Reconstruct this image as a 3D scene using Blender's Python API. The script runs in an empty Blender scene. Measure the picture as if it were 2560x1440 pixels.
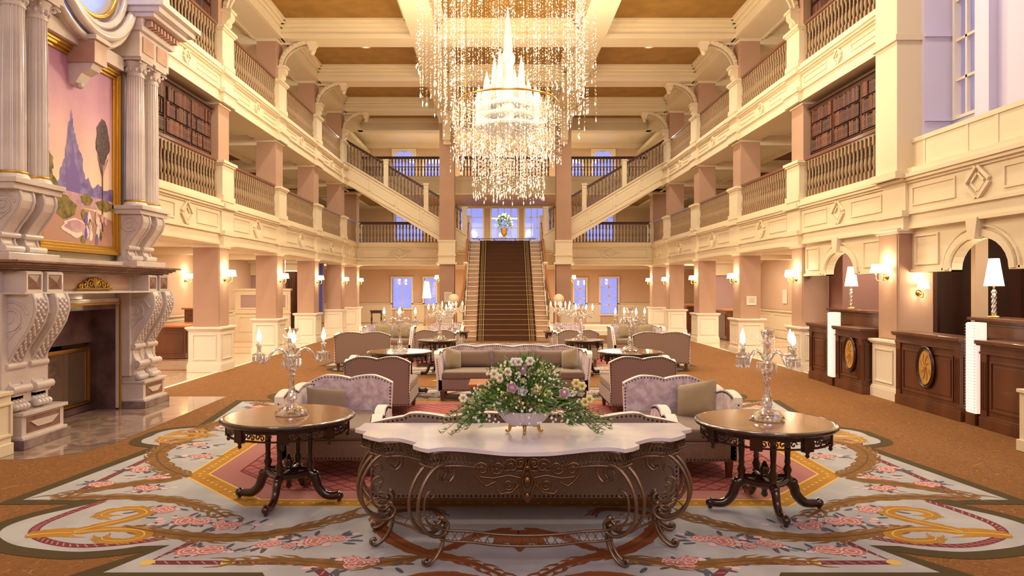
import bpy, bmesh, math, random
from mathutils import Vector, Matrix
PI = math.pi; R = math.radians; sin = math.sin; cos = math.cos
random.seed(7)
SC = bpy.context.scene; C = SC.collection
# ---------------------------------------------------------------- camera
CX, CZ, F, VX, VY = -0.27, 1.85, 1740.0, 1246.0, 717.0
cd = bpy.data.cameras.new('camera'); cam = bpy.data.objects.new('camera', cd); C.objects.link(cam)
cd.sensor_width = 36; cd.lens = F/2560*36; cd.clip_end = 200; cd.clip_start = .05
cd.shift_x = (1280-VX)/2560; cd.shift_y = -(720-VY)/2560
cam.location = (CX, 0, CZ); cam.rotation_euler = (R(90), 0, 0); SC.camera = cam
# ---------------------------------------------------------------- sky and exposure
SC.view_settings.view_transform = 'Standard'; SC.view_settings.look = 'None'
SC.view_settings.exposure = 0.5; SC.view_settings.gamma = 1; SC.view_settings.use_curve_mapping = False
W = bpy.data.worlds.new('dusk_sky'); SC.world = W; W.use_nodes = True
W.node_tree.nodes['Background'].inputs[0].default_value = (.27, .31, .84, 1)
W.node_tree.nodes['Background'].inputs[1].default_value = 1.05
try:
    cy = SC.cycles; cy.max_bounces = 8; cy.diffuse_bounces = 4; cy.glossy_bounces = 3; cy.transmission_bounces = 6
    cy.transparent_max_bounces = 24; cy.use_denoising = True; cy.sample_clamp_indirect = 6; cy.caustics_reflective = False
    cy.caustics_refractive = False; cy.use_light_tree = True
except Exception: pass
WARM = (1, .84, .55); WARM2 = (1, .89, .66)
def lamp(name, kind, loc, power, col=WARM, size=.1, rot=(0,0,0), sy=None, spot=None, group=None, label=None):
    d = bpy.data.lights.new(name, kind); d.energy = power; d.color = col
    if kind == 'AREA':
        d.size = size
        if sy: d.shape = 'RECTANGLE'; d.size_y = sy
    else: d.shadow_soft_size = size
    if kind == 'SPOT': d.spot_size = spot or R(120); d.spot_blend = .8
    o = bpy.data.objects.new(name, d); C.objects.link(o); o.location = loc; o.rotation_euler = rot
    return o
# fill spots added under the coffers to light the hall evenly
COFFERS = [(sx*4.3, yy) for yy in (9.4, 13.3, 17.2, 21.1, 25.0) for sx in (-1, 1)]
for (x, yy) in COFFERS:
    lamp('coffer_light', 'SPOT', (x, yy, 9.05), 360, WARM2, .25, spot=R(150))
for yy in (5.2,):
    for x in (-4.3, 0, 4.3): lamp('coffer_light', 'SPOT', (x, yy, 9.05), 100, WARM2, .25, spot=R(150))
# chandelier light: one point inside, fill points added around it
for (x, yy, z, p) in ((-.1,14,7.6,35),(-2.3,12.6,6.2,200),(2.2,12.6,6.2,200),(-2.3,15.8,6.2,200),(2.2,15.8,6.2,200),(-.1,11.2,6.0,120),(-.1,17.0,6.0,130)):
    lamp('chandelier_light', 'POINT', (x, yy, z), p, WARM, .12)
# aisle cove light, with fill panels added under the gallery ceilings
for s in (-1, 1):
    for yy in (9.2, 13.2, 17.2, 21.1, 25.0, 28.7):
        lamp('aisle_light', 'AREA', (s*(8.2 if s<0 or yy>14 else 7.6), yy, 2.93), 62, (1,.86,.64), 1.2, sy=2.0)
        lamp('gallery_light', 'AREA', (s*8.0, yy, 5.80), 8, (1,.80,.62), .5, sy=1.2)
        lamp('gallery_light', 'AREA', (s*8.0, yy, 8.5), 10, (1,.80,.62), .5, sy=1.2)
for x in (-4.2, 0, 4.2):  # area fills added to brighten the back hall
    lamp('back_hall_light', 'AREA', (x, 31.8, 2.65), 95, (1,.86,.64), 2.2, sy=1.2)
    lamp('back_hall_light', 'AREA', (x, 32.5, 5.75), 75, (1,.84,.58), 2.2, sy=1.2)
    lamp('back_hall_light', 'AREA', (x, 33.0, 8.9), 90, (1,.86,.66), 2.2, sy=1.2)
# fill lamps added for dusk daylight: atop the niche, before the front wall
lamp('window_daylight', 'AREA', (6.78, 10.6, 8.95), 45, (.62,.58,1), .3, sy=.9)
lamp('window_daylight', 'AREA', (0, -3.5, 6.0), 430, (.93,.86,1), 10, rot=(R(62), 0, 0), sy=6)

# ---------------------------------------------------------------- materials
def lin(c): return tuple(((v/255)/12.92 if v/255 <= .04045 else ((v/255+.055)/1.055)**2.4) for v in c)+(1,)
MATS = {}
def mat(name, col, rough=.6, metal=0, spec=.5, noise=None, bump=None, emit=None, estr=0, coat=0, sheen=0):
    """noise = (scale, colour2, detail[, stretch]); bump = (scale, strength)"""
    m = bpy.data.materials.new(name); m.use_nodes = True; nt = m.node_tree; n = nt.nodes; b = n['Principled BSDF']
    b.inputs['Base Color'].default_value = lin(col); b.inputs['Roughness'].default_value = rough
    b.inputs['Metallic'].default_value = metal; b.inputs['Specular IOR Level'].default_value = spec
    if coat: b.inputs['Coat Weight'].default_value = coat; b.inputs['Coat Roughness'].default_value = .06
    if sheen: b.inputs['Sheen Weight'].default_value = sheen
    tc = n.new('ShaderNodeTexCoord')
    if noise:
        t = n.new('ShaderNodeTexNoise'); t.inputs['Scale'].default_value = noise[0]; t.inputs['Detail'].default_value = noise[2]
        mp = n.new('ShaderNodeMapping'); mp.inputs['Scale'].default_value = noise[3] if len(noise) > 3 else (1,1,1)
        nt.links.new(tc.outputs['Object'], mp.inputs[0]); nt.links.new(mp.outputs[0], t.inputs['Vector'])
        r = n.new('ShaderNodeValToRGB'); r.color_ramp.elements[0].position = .38; r.color_ramp.elements[1].position = .62
        r.color_ramp.elements[0].color = lin(col); r.color_ramp.elements[1].color = lin(noise[1])
        nt.links.new(t.outputs['Fac'], r.inputs[0]); nt.links.new(r.outputs[0], b.inputs['Base Color'])
    if bump:
        t2 = n.new('ShaderNodeTexNoise'); t2.inputs['Scale'].default_value = bump[0]; t2.inputs['Detail'].default_value = 3
        nt.links.new(tc.outputs['Object'], t2.inputs['Vector'])
        bp = n.new('ShaderNodeBump'); bp.inputs['Strength'].default_value = bump[1]; bp.inputs['Distance'].default_value = .01
        nt.links.new(t2.outputs['Fac'], bp.inputs['Height']); nt.links.new(bp.outputs[0], b.inputs['Normal'])
    if emit: b.inputs['Emission Color'].default_value = lin(emit); b.inputs['Emission Strength'].default_value = estr
    MATS[name] = m; return m
mat('cream', (230,214,186), .55, noise=(.6,(224,208,179),2)); mat('cream_panel', (228,212,184), .6)
mat('trim_white', (238,226,208), .45); mat('pillar_paint', (182,146,124), .7, noise=(1.2,(176,140,119),2))
mat('wall_paint', (210,180,152), .75, noise=(.8,(204,173,145),2)); mat('mauve_paint', (176,146,146), .75)
mat('coffer_gold', (160,118,48), .6, noise=(2.2,(144,104,40),5), bump=(9,.25))
mat('coffer_brown', (112,58,36), .6, noise=(3,(96,48,30),4))
mat('walnut', (110,62,38), .35, noise=(3,(86,46,28),6,(1,1,.12)), coat=.3)
mat('mahogany', (62,26,16), .22, noise=(5,(38,14,9),6,(1,1,.2)), coat=.6)
mat('burl', (150,94,48), .2, noise=(5,(104,56,26),7,(1,2.4,1)), coat=.45)
mat('burl_far', (120,84,48), .2, noise=(5,(86,52,26),7), coat=.6)
mat('rail_wood', (110,66,42), .35, coat=.2); mat('rail_dark', (74,44,34), .35); mat('oak_rail', (176,104,52), .35, coat=.3)
mat('baluster_paint', (154,126,96), .5); mat('bookcase_wood', (74,38,24), .4, noise=(3,(58,28,18),6,(1,1,.12))); mat('baluster_dark', (120,98,84), .5)
mat('brass', (205,160,86), .28, 1); mat('bronze', (128,98,72), .32, 1, bump=(30,.2)); mat('iron', (140,116,96), .34, .85, bump=(60,.15))
mat('gold_leaf', (200,156,66), .35, .8, bump=(20,.2)); mat('black', (18,14,12), .5); mat('chrome', (210,205,200), .15, 1)
mat('taupe', (150,126,112), .8, noise=(60,(138,114,102),3), bump=(220,.15), sheen=.3)
mat('taupe_seat', (128,106,90), .8, bump=(220,.15), sheen=.2); mat('khaki', (160,140,108), .75, noise=(2.5,(140,120,90),3), bump=(160,.12), sheen=.3)
mat('floral', (226,208,214), .75, noise=(11,(186,162,178),5), bump=(120,.1), sheen=.3)
mat('piping', (236,224,214), .7); mat('stud', (66,56,56), .25, .9)
mat('marble_white', (226,214,206), .22, noise=(1.6,(206,192,188),6), coat=.3); mat('tabletop_marble', (246,242,244), .12, noise=(4,(232,226,238),6), coat=.5)
mat('marble_grey', (150,128,124), .25, noise=(5,(118,98,98),6)); mat('marble_rust', (150,112,96), .3, noise=(6,(120,84,72),5))
mat('marble_purple', (112,84,84), .18, noise=(3,(80,58,62),7), coat=.4); mat('marble_tan', (196,158,140), .3, noise=(3,(180,140,124),4))
mat('soot', (84,60,46), .7)
mat('plum_wall', (156,112,102), .7); mat('dark_wood_wall', (70,36,22), .5, noise=(2,(52,26,16),5,(1,1,.1)))
mat('lavender', (214,208,236), .6); mat('curtain', (150,140,200), .8); mat('curtain_brown', (92,56,40), .8)
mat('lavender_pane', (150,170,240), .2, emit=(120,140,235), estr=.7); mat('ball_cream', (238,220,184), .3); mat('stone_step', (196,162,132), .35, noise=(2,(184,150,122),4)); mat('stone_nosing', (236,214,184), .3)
mat('shade', (255,244,220), .8, emit=(255,226,176), estr=2.6); mat('shade_tall', (255,244,220), .8, emit=(255,232,180), estr=2.0)
mat('bulb', (255,240,210), .5, emit=(255,206,140), estr=38); mat('led', (255,240,210), .5, emit=(255,224,160), estr=14)
mat('lit_glass', (255,240,224), .3, emit=(255,232,214), estr=.55); mat('cove', (255,240,224), .5, emit=(255,232,210), estr=3.0)
mat('porcelain', (228,216,222), .2, coat=.5); mat('pink_rose', (255,226,236), .6); mat('white_rose', (255,254,252), .6)
mat('yellow_flower', (246,238,160), .6); mat('cream_flower', (252,246,214), .6); mat('petal_white', (245,245,235), .6)
mat('leaf', (96,140,52), .55, noise=(8,(62,104,36),3)); mat('leaf_pale', (160,186,112), .6); mat('sprig', (196,190,150), .7)
mat('stem_green', (60,82,40), .6); mat('paper', (228,216,200), .8); mat('ink', (110,90,80), .8)
mat('rug_olive', (72,56,18), .95); mat('rug_field', (182,180,182), .95, noise=(3,(170,168,172),3), bump=(200,.2)); mat('rug_crimson', (112,42,52), .95)
mat('rug_pinkline', (196,120,120), .95); mat('rug_gold', (182,130,36), .95, noise=(6,(168,116,30),3)); mat('rug_goldlight', (222,184,92), .95)
mat('rug_brown', (140,96,40), .95, noise=(10,(118,80,34),4)); mat('rug_umber', (96,66,32), .95); mat('rug_pink', (168,108,106), .95)
mat('rug_rose', (190,116,104), .95); mat('rug_blush', (224,184,184), .95); mat('rug_slate', (82,84,96), .95); mat('rug_rust', (140,72,24), .95)
mat('book_a', (92,44,34), .6); mat('book_b', (70,34,40), .6); mat('book_c', (112,66,48), .6); mat('book_d', (58,40,46), .6)
mat('medallion', (206,160,84), .4, noise=(6,(186,138,66),4))
for i, c in enumerate(((206,150,190),(224,176,186),(238,206,186),(120,96,168),(150,128,190),(96,78,84),(168,140,60),(120,92,52),(196,148,132),(240,226,220))): mat('paint_%d' % i, c, .6)
def crystal(name, fac, rough=.08, tint=(1,1,1,1), bumpy=0, metal=.35, glow=0):
    m = bpy.data.materials.new(name); m.use_nodes = True; nt = m.node_tree; n = nt.nodes; b = n['Principled BSDF']; out = n['Material Output']
    b.inputs['Base Color'].default_value = tint; b.inputs['Roughness'].default_value = rough; b.inputs['Specular IOR Level'].default_value = 1
    b.inputs['Metallic'].default_value = metal
    if glow: b.inputs['Emission Color'].default_value = (1,.92,.78,1); b.inputs['Emission Strength'].default_value = glow
    tr = n.new('ShaderNodeBsdfTransparent'); mx = n.new('ShaderNodeMixShader'); mx.inputs[0].default_value = fac
    nt.links.new(b.outputs[0], mx.inputs[1]); nt.links.new(tr.outputs[0], mx.inputs[2]); nt.links.new(mx.outputs[0], out.inputs[0])
    if bumpy:
        tc = n.new('ShaderNodeTexCoord'); v = n.new('ShaderNodeTexVoronoi'); v.inputs['Scale'].default_value = bumpy
        bp = n.new('ShaderNodeBump'); bp.inputs['Strength'].default_value = 1; bp.inputs['Distance'].default_value = .02
        nt.links.new(tc.outputs['Object'], v.inputs['Vector']); nt.links.new(v.outputs['Distance'], bp.inputs['Height']); nt.links.new(bp.outputs[0], b.inputs['Normal'])
    MATS[name] = m; return m
crystal('crystal', .40, .03, (.98,.98,1,1), 0, .95); crystal('crystal_bead', .12, .2, (1,.97,.92,1), 0, .25); crystal('crystal_spire', .1, .2, (1,.98,.95,1), 24, .15, .02); crystal('lit_bead', .1, .2, (1,.97,.92,1), 0, .2, .25); crystal('crystal_prism', .35, .04, (1,1,1,1), 0, .8)  # bead sparkle put in as emission on the glass
crystal('pane', .86, .03, (.7,.75,1,1)); crystal('door_glass', .25, .05, (.30,.20,.14,1), 0, .6)
# carpet, trellis, marble floor
def swirl_carpet():
    m = mat('carpet', (136,86,36), .95); nt = m.node_tree; n = nt.nodes; b = n['Principled BSDF']
    tc = n.new('ShaderNodeTexCoord'); nz = n.new('ShaderNodeTexNoise'); nz.inputs['Scale'].default_value = 3.2; nz.inputs['Detail'].default_value = 2
    nz.inputs['Distortion'].default_value = 2.2
    mt = n.new('ShaderNodeMath'); mt.operation = 'MULTIPLY'; mt.inputs[1].default_value = 9
    fr = n.new('ShaderNodeMath'); fr.operation = 'FRACT'; rp = n.new('ShaderNodeValToRGB'); e = rp.color_ramp.elements
    e[0].position = 0; e[0].color = lin((126,80,32)); e[1].position = 1; e[1].color = lin((126,80,32))
    a = e.new(.40); a.color = lin((130,82,32)); a = e.new(.5); a.color = lin((164,112,54)); a = e.new(.62); a.color = lin((114,70,26))
    nt.links.new(tc.outputs['Object'], nz.inputs['Vector']); nt.links.new(nz.outputs['Fac'], mt.inputs[0]); nt.links.new(mt.outputs[0], fr.inputs[0])
    nt.links.new(fr.outputs[0], rp.inputs[0]); nt.links.new(rp.outputs[0], b.inputs['Base Color'])
swirl_carpet()
def lattice(name, base, line, sx, sy, w):
    m = mat(name, base, .95); nt = m.node_tree; n = nt.nodes; b = n['Principled BSDF']
    tc = n.new('ShaderNodeTexCoord'); sp = n.new('ShaderNodeSeparateXYZ'); nt.links.new(tc.outputs['Object'], sp.inputs[0])
    def M(op, a, c=None):
        k = n.new('ShaderNodeMath'); k.operation = op
        for i, q in enumerate((a, c)):
            if q is None: continue
            if isinstance(q, (int, float)): k.inputs[i].default_value = q
            else: nt.links.new(q, k.inputs[i])
        return k.outputs[0]
    u = M('MULTIPLY', sp.outputs['X'], sx); v = M('MULTIPLY', sp.outputs['Y'], sy)
    d1 = M('ABSOLUTE', M('SUBTRACT', M('FRACT', M('ADD', u, v)), .5)); d2 = M('ABSOLUTE', M('SUBTRACT', M('FRACT', M('SUBTRACT', u, v)), .5))
    g = M('LESS_THAN', M('MINIMUM', d1, d2), w)
    mx = n.new('ShaderNodeMixRGB'); mx.inputs[1].default_value = lin(base); mx.inputs[2].default_value = lin(line)
    nt.links.new(g, mx.inputs[0]); nt.links.new(mx.outputs[0], b.inputs['Base Color'])
lattice('rug_trellis', (170,92,90), (110,46,52), 5.2, 5.2, .075)
def marble_floor(name, c1, c2, rough=.1):
    m = mat(name, c1, rough, noise=(2.4,c2,8), coat=.4); m.node_tree.nodes['Noise Texture'].inputs['Distortion'].default_value = 2.5
marble_floor('marble_floor', (226,200,172), (214,184,156)); marble_floor('hearth_marble', (176,150,136), (132,108,98), .08); marble_floor('marble_band', (190,140,112), (176,126,100))
def painted_sky():
    m = mat('painted_sky', (206,150,190), .6); nt = m.node_tree; n = nt.nodes; b = n['Principled BSDF']
    tc = n.new('ShaderNodeTexCoord'); sp = n.new('ShaderNodeSeparateXYZ'); nz = n.new('ShaderNodeTexNoise'); nz.inputs['Scale'].default_value = 1.6; nz.inputs['Detail'].default_value = 5
    nt.links.new(tc.outputs['Object'], sp.inputs[0]); nt.links.new(tc.outputs['Object'], nz.inputs['Vector'])
    a = n.new('ShaderNodeMath'); a.operation = 'MULTIPLY_ADD'; a.inputs[1].default_value = .36; nt.links.new(sp.outputs['Z'], a.inputs[0])
    c = n.new('ShaderNodeMath'); c.operation = 'MULTIPLY_ADD'; c.inputs[1].default_value = .35; c.inputs[2].default_value = -.17; nt.links.new(nz.outputs['Fac'], c.inputs[0]); nt.links.new(c.outputs[0], a.inputs[2])
    r = n.new('ShaderNodeValToRGB'); e = r.color_ramp.elements; e[0].position = .28; e[0].color = lin((244,222,190)); e[1].position = .95; e[1].color = lin((190,136,178))
    k = e.new(.45); k.color = lin((240,200,186)); k = e.new(.7); k.color = lin((220,168,186)); nt.links.new(a.outputs[0], r.inputs[0]); nt.links.new(r.outputs[0], b.inputs['Base Color'])
painted_sky()
mat('painted_leaf', (150,128,60), .6, noise=(9,(96,84,44),6)); mat('painted_rock', (150,130,186), .6, noise=(6,(108,90,158),6)); mat('painted_tree', (104,84,88), .6, noise=(26,(70,56,60),4)); mat('painted_water', (214,176,178), .6, noise=(5,(184,140,160),5))
def runner():
    m = mat('runner', (84,52,30), .95); nt = m.node_tree; n = nt.nodes; b = n['Principled BSDF']
    tc = n.new('ShaderNodeTexCoord'); sp = n.new('ShaderNodeSeparateXYZ'); nt.links.new(tc.outputs['Object'], sp.inputs[0])
    ab = n.new('ShaderNodeMath'); ab.operation = 'ABSOLUTE'; nt.links.new(sp.outputs['X'], ab.inputs[0])
    rp = n.new('ShaderNodeValToRGB'); rp.color_ramp.interpolation = 'CONSTANT'; e = rp.color_ramp.elements
    e[0].position = 0; e[0].color = lin((80,48,28)); e[1].position = .74; e[1].color = lin((56,38,24))
    for p, c in ((.78,(196,164,112)),(.80,(84,60,34)),(.86,(150,120,78)),(.89,(70,46,26)),(.92,(190,158,108)),(.935,(84,54,26)),(.985,(48,30,18))):
        k = e.new(p); k.color = lin(c)
    nt.links.new(ab.outputs[0], rp.inputs[0]); nt.links.new(rp.outputs[0], b.inputs['Base Color'])
runner()
M = MATS
# ---------------------------------------------------------------- mesh kit
class MB:
    def __init__(s): s.v = []; s.f = []; s.m = []; s.sm = []; s.cur = 0; s.T = None
    def _add(s, vs, fs, smooth=False, mi=None):
        k = len(s.v); mi = s.cur if mi is None else mi
        if s.T is not None: vs = [tuple(s.T @ Vector(p)) for p in vs]
        s.v += [tuple(p) for p in vs]
        for f in fs: s.f.append(tuple(k+i for i in f)); s.m.append(mi); s.sm.append(smooth)
        return s
    def box(s, x0, x1, y0, y1, z0, z1, mi=None):
        if x0 > x1: x0, x1 = x1, x0
        if y0 > y1: y0, y1 = y1, y0
        return s._add([(x0,y0,z0),(x1,y0,z0),(x1,y1,z0),(x0,y1,z0),(x0,y0,z1),(x1,y0,z1),(x1,y1,z1),(x0,y1,z1)],
            [(0,3,2,1),(4,5,6,7),(0,1,5,4),(1,2,6,5),(2,3,7,6),(3,0,4,7)], mi=mi)
    def prism(s, poly, ax, a0, a1, mi=None, capmi=None, smooth=False):
        def P(p, a): return {'z':(p[0],p[1],a),'y':(p[0],a,p[1]),'x':(a,p[0],p[1])}[ax]
        n = len(poly); vs = [P(p,a0) for p in poly]+[P(p,a1) for p in poly]
        s._add(vs, [(i,(i+1)%n,n+(i+1)%n,n+i) for i in range(n)], smooth, mi)
        c = capmi if capmi is not None else (mi, mi)
        s._add(vs[:n], [tuple(range(n-1,-1,-1))], False, c[0]); s._add(vs[n:], [tuple(range(n))], False, c[1]); return s
    def lathe(s, prof, c=(0,0,0), n=12, mi=None, smooth=True, sx=1, sy=1, cap=True, ph=0):
        vs = []; m = len(prof)
        for (r, z) in prof:
            for i in range(n):
                a = 2*PI*i/n+ph; vs.append((c[0]+r*cos(a)*sx, c[1]+r*sin(a)*sy, c[2]+z))
        fs = [(j*n+i, j*n+(i+1)%n, (j+1)*n+(i+1)%n, (j+1)*n+i) for j in range(m-1) for i in range(n)]
        s._add(vs, fs, smooth, mi)
        if cap: s._add(vs[:n], [tuple(range(n-1,-1,-1))], False, mi); s._add(vs[-n:], [tuple(range(n))], False, mi)
        return s
    def ball(s, c, r, n=10, m=6, mi=None, sz=1, sx=1, sy=1):
        return s.lathe([(max(r*sin(PI*j/m), r*.02), -r*cos(PI*j/m)*sz) for j in range(m+1)], c, n, mi, True, sx, sy, False)
    def tube(s, pts, r, n=8, mi=None, cap=True, flat=1):
        pts = [Vector(p) for p in pts]; m = len(pts); vs = []
        rr = r if callable(r) else (lambda t: r)
        up = Vector((0,0,1)); prev = None
        for i, p in enumerate(pts):
            d = (pts[min(i+1,m-1)]-pts[max(i-1,0)]);
            if d.length < 1e-9: d = Vector((0,0,1))
            d.normalize()
            if prev is None:
                a = d.cross(up) if abs(d.z) < .95 else d.cross(Vector((0,1,0)))
            else: a = prev - d*prev.dot(d)
            a.normalize(); prev = a; b = d.cross(a); q = rr(i/(m-1))
            for k in range(n):
                t = 2*PI*k/n; vs.append(tuple(p+a*q*cos(t)+b*q*flat*sin(t)))
        fs = [(j*n+i, j*n+(i+1)%n, (j+1)*n+(i+1)%n, (j+1)*n+i) for j in range(m-1) for i in range(n)]
        s._add(vs, fs, True, mi)
        if cap: s._add(vs[:n], [tuple(range(n-1,-1,-1))], False, mi); s._add(vs[-n:], [tuple(range(n))], False, mi)
        return s
    def octa(s, c, r, h, mi=None):
        x,y,z = c
        return s._add([(x+r,y,z),(x,y+r,z),(x-r,y,z),(x,y-r,z),(x,y,z+h),(x,y,z-h)], [(0,1,4),(1,2,4),(2,3,4),(3,0,4),(1,0,5),(2,1,5),(3,2,5),(0,3,5)], False, mi)
    def poly(s, pts, mi=None): return s._add(pts, [tuple(range(len(pts)))], False, mi)
    def flat(s, pts2, z, mi=None): return s.poly([(p[0],p[1],z) for p in pts2], mi)
    def ribbon(s, pts, w, z, mi=None):
        m = len(pts); L = []; Rr = []
        for i, p in enumerate(pts):
            a = pts[max(i-1,0)]; b = pts[min(i+1,m-1)]; dx, dy = b[0]-a[0], b[1]-a[1]; l = math.hypot(dx,dy) or 1
            q = (w(i/(m-1)) if callable(w) else w)/2; nx, ny = -dy/l*q, dx/l*q
            L.append((p[0]+nx,p[1]+ny,z)); Rr.append((p[0]-nx,p[1]-ny,z))
        return s._add(L+Rr, [(m+i,m+i+1,i+1,i) for i in range(m-1)], False, mi)
    def frame(s, ax, a0, a1, u0, u1, v0, v1, w, mi=None):
        """a rectangular moulding on a face: ax is the normal axis, a0..a1 its thickness"""
        for (p,q,r,t) in ((u0,u1,v0,v0+w),(u0,u1,v1-w,v1),(u0,u0+w,v0+w,v1-w),(u1-w,u1,v0+w,v1-w)):
            if ax == 'x': s.box(a0,a1,p,q,r,t,mi)
            elif ax == 'y': s.box(p,q,a0,a1,r,t,mi)
            else: s.box(p,q,r,t,a0,a1,mi)
        return s
    def build(s, name, mats, parent=None, bevel=0, seg=2, sub=0, loc=None):
        me = bpy.data.meshes.new(name); me.from_pydata(s.v, [], s.f)
        for k in (mats if isinstance(mats, (list, tuple)) else [mats]): me.materials.append(M[k])
        me.polygons.foreach_set('material_index', s.m); me.polygons.foreach_set('use_smooth', s.sm)
        bm = bmesh.new(); bm.from_mesh(me); bmesh.ops.recalc_face_normals(bm, faces=bm.faces); bm.to_mesh(me); bm.free(); me.update()
        o = bpy.data.objects.new(name, me); C.objects.link(o)
        if parent: o.parent = parent
        if loc: o.location = loc
        if bevel:
            b = o.modifiers.new('b', 'BEVEL'); b.width = bevel; b.segments = seg; b.limit_method = 'ANGLE'; b.angle_limit = R(40); b.use_clamp_overlap = True
        if sub:
            b = o.modifiers.new('s', 'SUBSURF'); b.levels = sub; b.render_levels = sub
        return o
def catmull(pts, k=8, closed=False):
    P = [Vector(p) for p in pts]; out = []; n = len(P)
    for i in range(n if closed else n-1):
        if closed: a, b, c, d = P[(i-1)%n], P[i], P[(i+1)%n], P[(i+2)%n]
        else: a, b, c, d = P[max(i-1,0)], P[i], P[i+1], P[min(i+2,n-1)]
        for j in range(k):
            t = j/k; out.append(.5*((2*b)+(c-a)*t+(2*a-5*b+4*c-d)*t*t+(3*b-a-3*c+d)*t**3))
    if not closed: out.append(P[-1])
    return [tuple(p) for p in out]
def empty(name, loc=(0,0,0), rz=0):
    o = bpy.data.objects.new(name, None); C.objects.link(o); o.location = loc; o.rotation_euler = (0,0,rz); o.empty_display_size = .1; return o
def tag(o, label, cat, group=None, kind=None):
    o['label'] = label; o['category'] = cat
    if group: o['group'] = group
    if kind: o['kind'] = kind
    return o
def struct(o): o['kind'] = 'structure'; return o
def dup(o, parent=None):
    c = o.copy(); C.objects.link(c); c.parent = parent
    for ch in list(o.children): dup(ch, c)
    return c
def inst(src, parent, loc, rot=None, scale=None):
    c = src.copy(); C.objects.link(c); c.parent = parent; c.location = loc
    if rot: c.rotation_euler = rot
    if scale: c.scale = scale
    return c
Y0, PIT = 15.19, 3.94
YC = [Y0-PIT, Y0, Y0+PIT, Y0+2*PIT, Y0+3*PIT, 29.95]      # fronts of the columns: reception column first
XF = 6.38; CW, CDP = .56, .6
Z2, Z3, ZS2, ZS3, ZB, ZC = 3.75, 6.70, 2.78, 5.89, 8.66, 9.15
# ================================================================ THE SETTING
b = MB().box(-10.6,10.6,-4,36.5,-.3,-.012)
for k in range(-3, 30, 2):
    for s in (-1,1): b.box(s*6.9,s*10.2,k+.4,k+.62,-.012,-.008,1)
struct(b.build('floor', ['marble_floor','marble_band']))
# carpet with the hearth cut out of it
cp = [(-6.33,-3.9),(6.33,-3.9),(6.33,26.6),(-6.33,26.6),(-6.33,11.72),(-4.84,11.72),(-4.80,8.2),(-4.95,7.7),(-5.3,7.45),(-6.33,7.40)]
struct(MB().prism(cp,'z',-.011,0).build('floor', ['carpet']))
b = MB()
for s in (-1,1): b.box(s*6.33,s*6.40,(11.72 if s<0 else -3.9),26.6,-.011,.006)
b.box(-6.4,6.4,26.6,26.68,-.011,.006); struct(b.build('trim_1', ['trim_white']))
hp = [(-6.33,11.715),(-4.845,11.715),(-4.805,8.2),(-4.955,7.705),(-5.303,7.455),(-6.33,7.405)]
struct(MB().prism(hp,'z',-.0115,.003).build('floor', ['hearth_marble']))
# low marble step in front of the rear hall
struct(MB().box(1.75,5.9,26.75,27.6,-.011,.16).box(1.75,5.9,27.6,28.6,-.011,.30).build('trim_2', ['trim_white']))

def band(name, s, ya, yb, zb, zt, cols, panels):
    """the gallery front of one storey on one side: fascia, panels with lozenges, cornice"""
    m = MB(); X = 6.34
    m.box(s*X, s*6.92, ya, yb, zb, zt-.05)
    m.box(s*6.32, s*X, ya, yb, zb, zb+.05); m.box(s*6.30, s*X, ya, yb, zb+.05+.18, zb+.28)
    m.box(s*6.31, s*X, ya, yb, zt-.24, zt-.20); m.box(s*6.27, s*X, ya, yb, zt-.20, zt-.15); m.box(s*6.24, s*6.45, ya, yb, zt-.15, zt-.09)
    m.box(s*6.30, s*6.95, ya, yb, zt-.09, zt)
    for yc in cols:                                   # pilaster blocks over the columns
        m.box(s*6.29, s*X, yc-.03, yc+CDP+.03, zb+.28, zt-.15); m.box(s*6.24, s*X, yc-.06, yc+CDP+.06, zb-.02, zb+.26)
        m.box(s*6.20, s*X, yc-.09, yc+CDP+.09, zb+.20, zb+.30); m.box(s*6.20, s*6.4, yc-.05, yc+CDP+.05, zt-.19, zt-.08)
    for (pa, pb) in panels:
        z0, z1 = zb+.36, zt-.30; ym = (pa+pb)/2; zm = (z0+z1)/2; h = (z1-z0)/2+.05
        m.frame('x', s*6.322, s*X, pa+.14, ym-.48, z0, z1, .03); m.frame('x', s*6.322, s*X, ym+.48, pb-.14, z0, z1, .03)
        for (q, w, t) in ((h,.05,.045),(h*.55,.028,.03)):
            for (dy0,dz0,dy1,dz1) in ((-q*1.05,0,0,q),(0,q,q*1.05,0),(q*1.05,0,0,-q),(0,-q,-q*1.05,0)):
                nx, nz = -(dz1-dz0), (dy1-dy0); l = math.hypot(nx,nz); nx, nz = nx/l*w, nz/l*w
                m.prism([(ym+dy0,zm+dz0),(ym+dy1,zm+dz1),(ym+dy1+nx,zm+dz1+nz),(ym+dy0+nx,zm+dz0+nz)],'x',s*(X-t),s*X)
    return struct(m.build(name, ['cream']))
pans = [(YC[i]+CDP, YC[i+1]) for i in range(5)]
band('trim_3', -1, 7.3, 30.6, ZS2, Z2, YC, [(7.9,11.25)]+pans); band('trim_4', 1, 7.3, 30.6, ZS2, Z2, YC+[YC[0]-PIT], [(7.9,11.25)]+pans)
band('trim_5', -1, 7.3, YC[4]+CDP+.05, ZS3, Z3, YC[:5], [(7.9,11.25)]+pans[:4]); band('trim_6', 1, YC[0]+CDP, YC[4]+CDP+.05, ZS3, Z3, YC[1:5], pans[:4])
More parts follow.
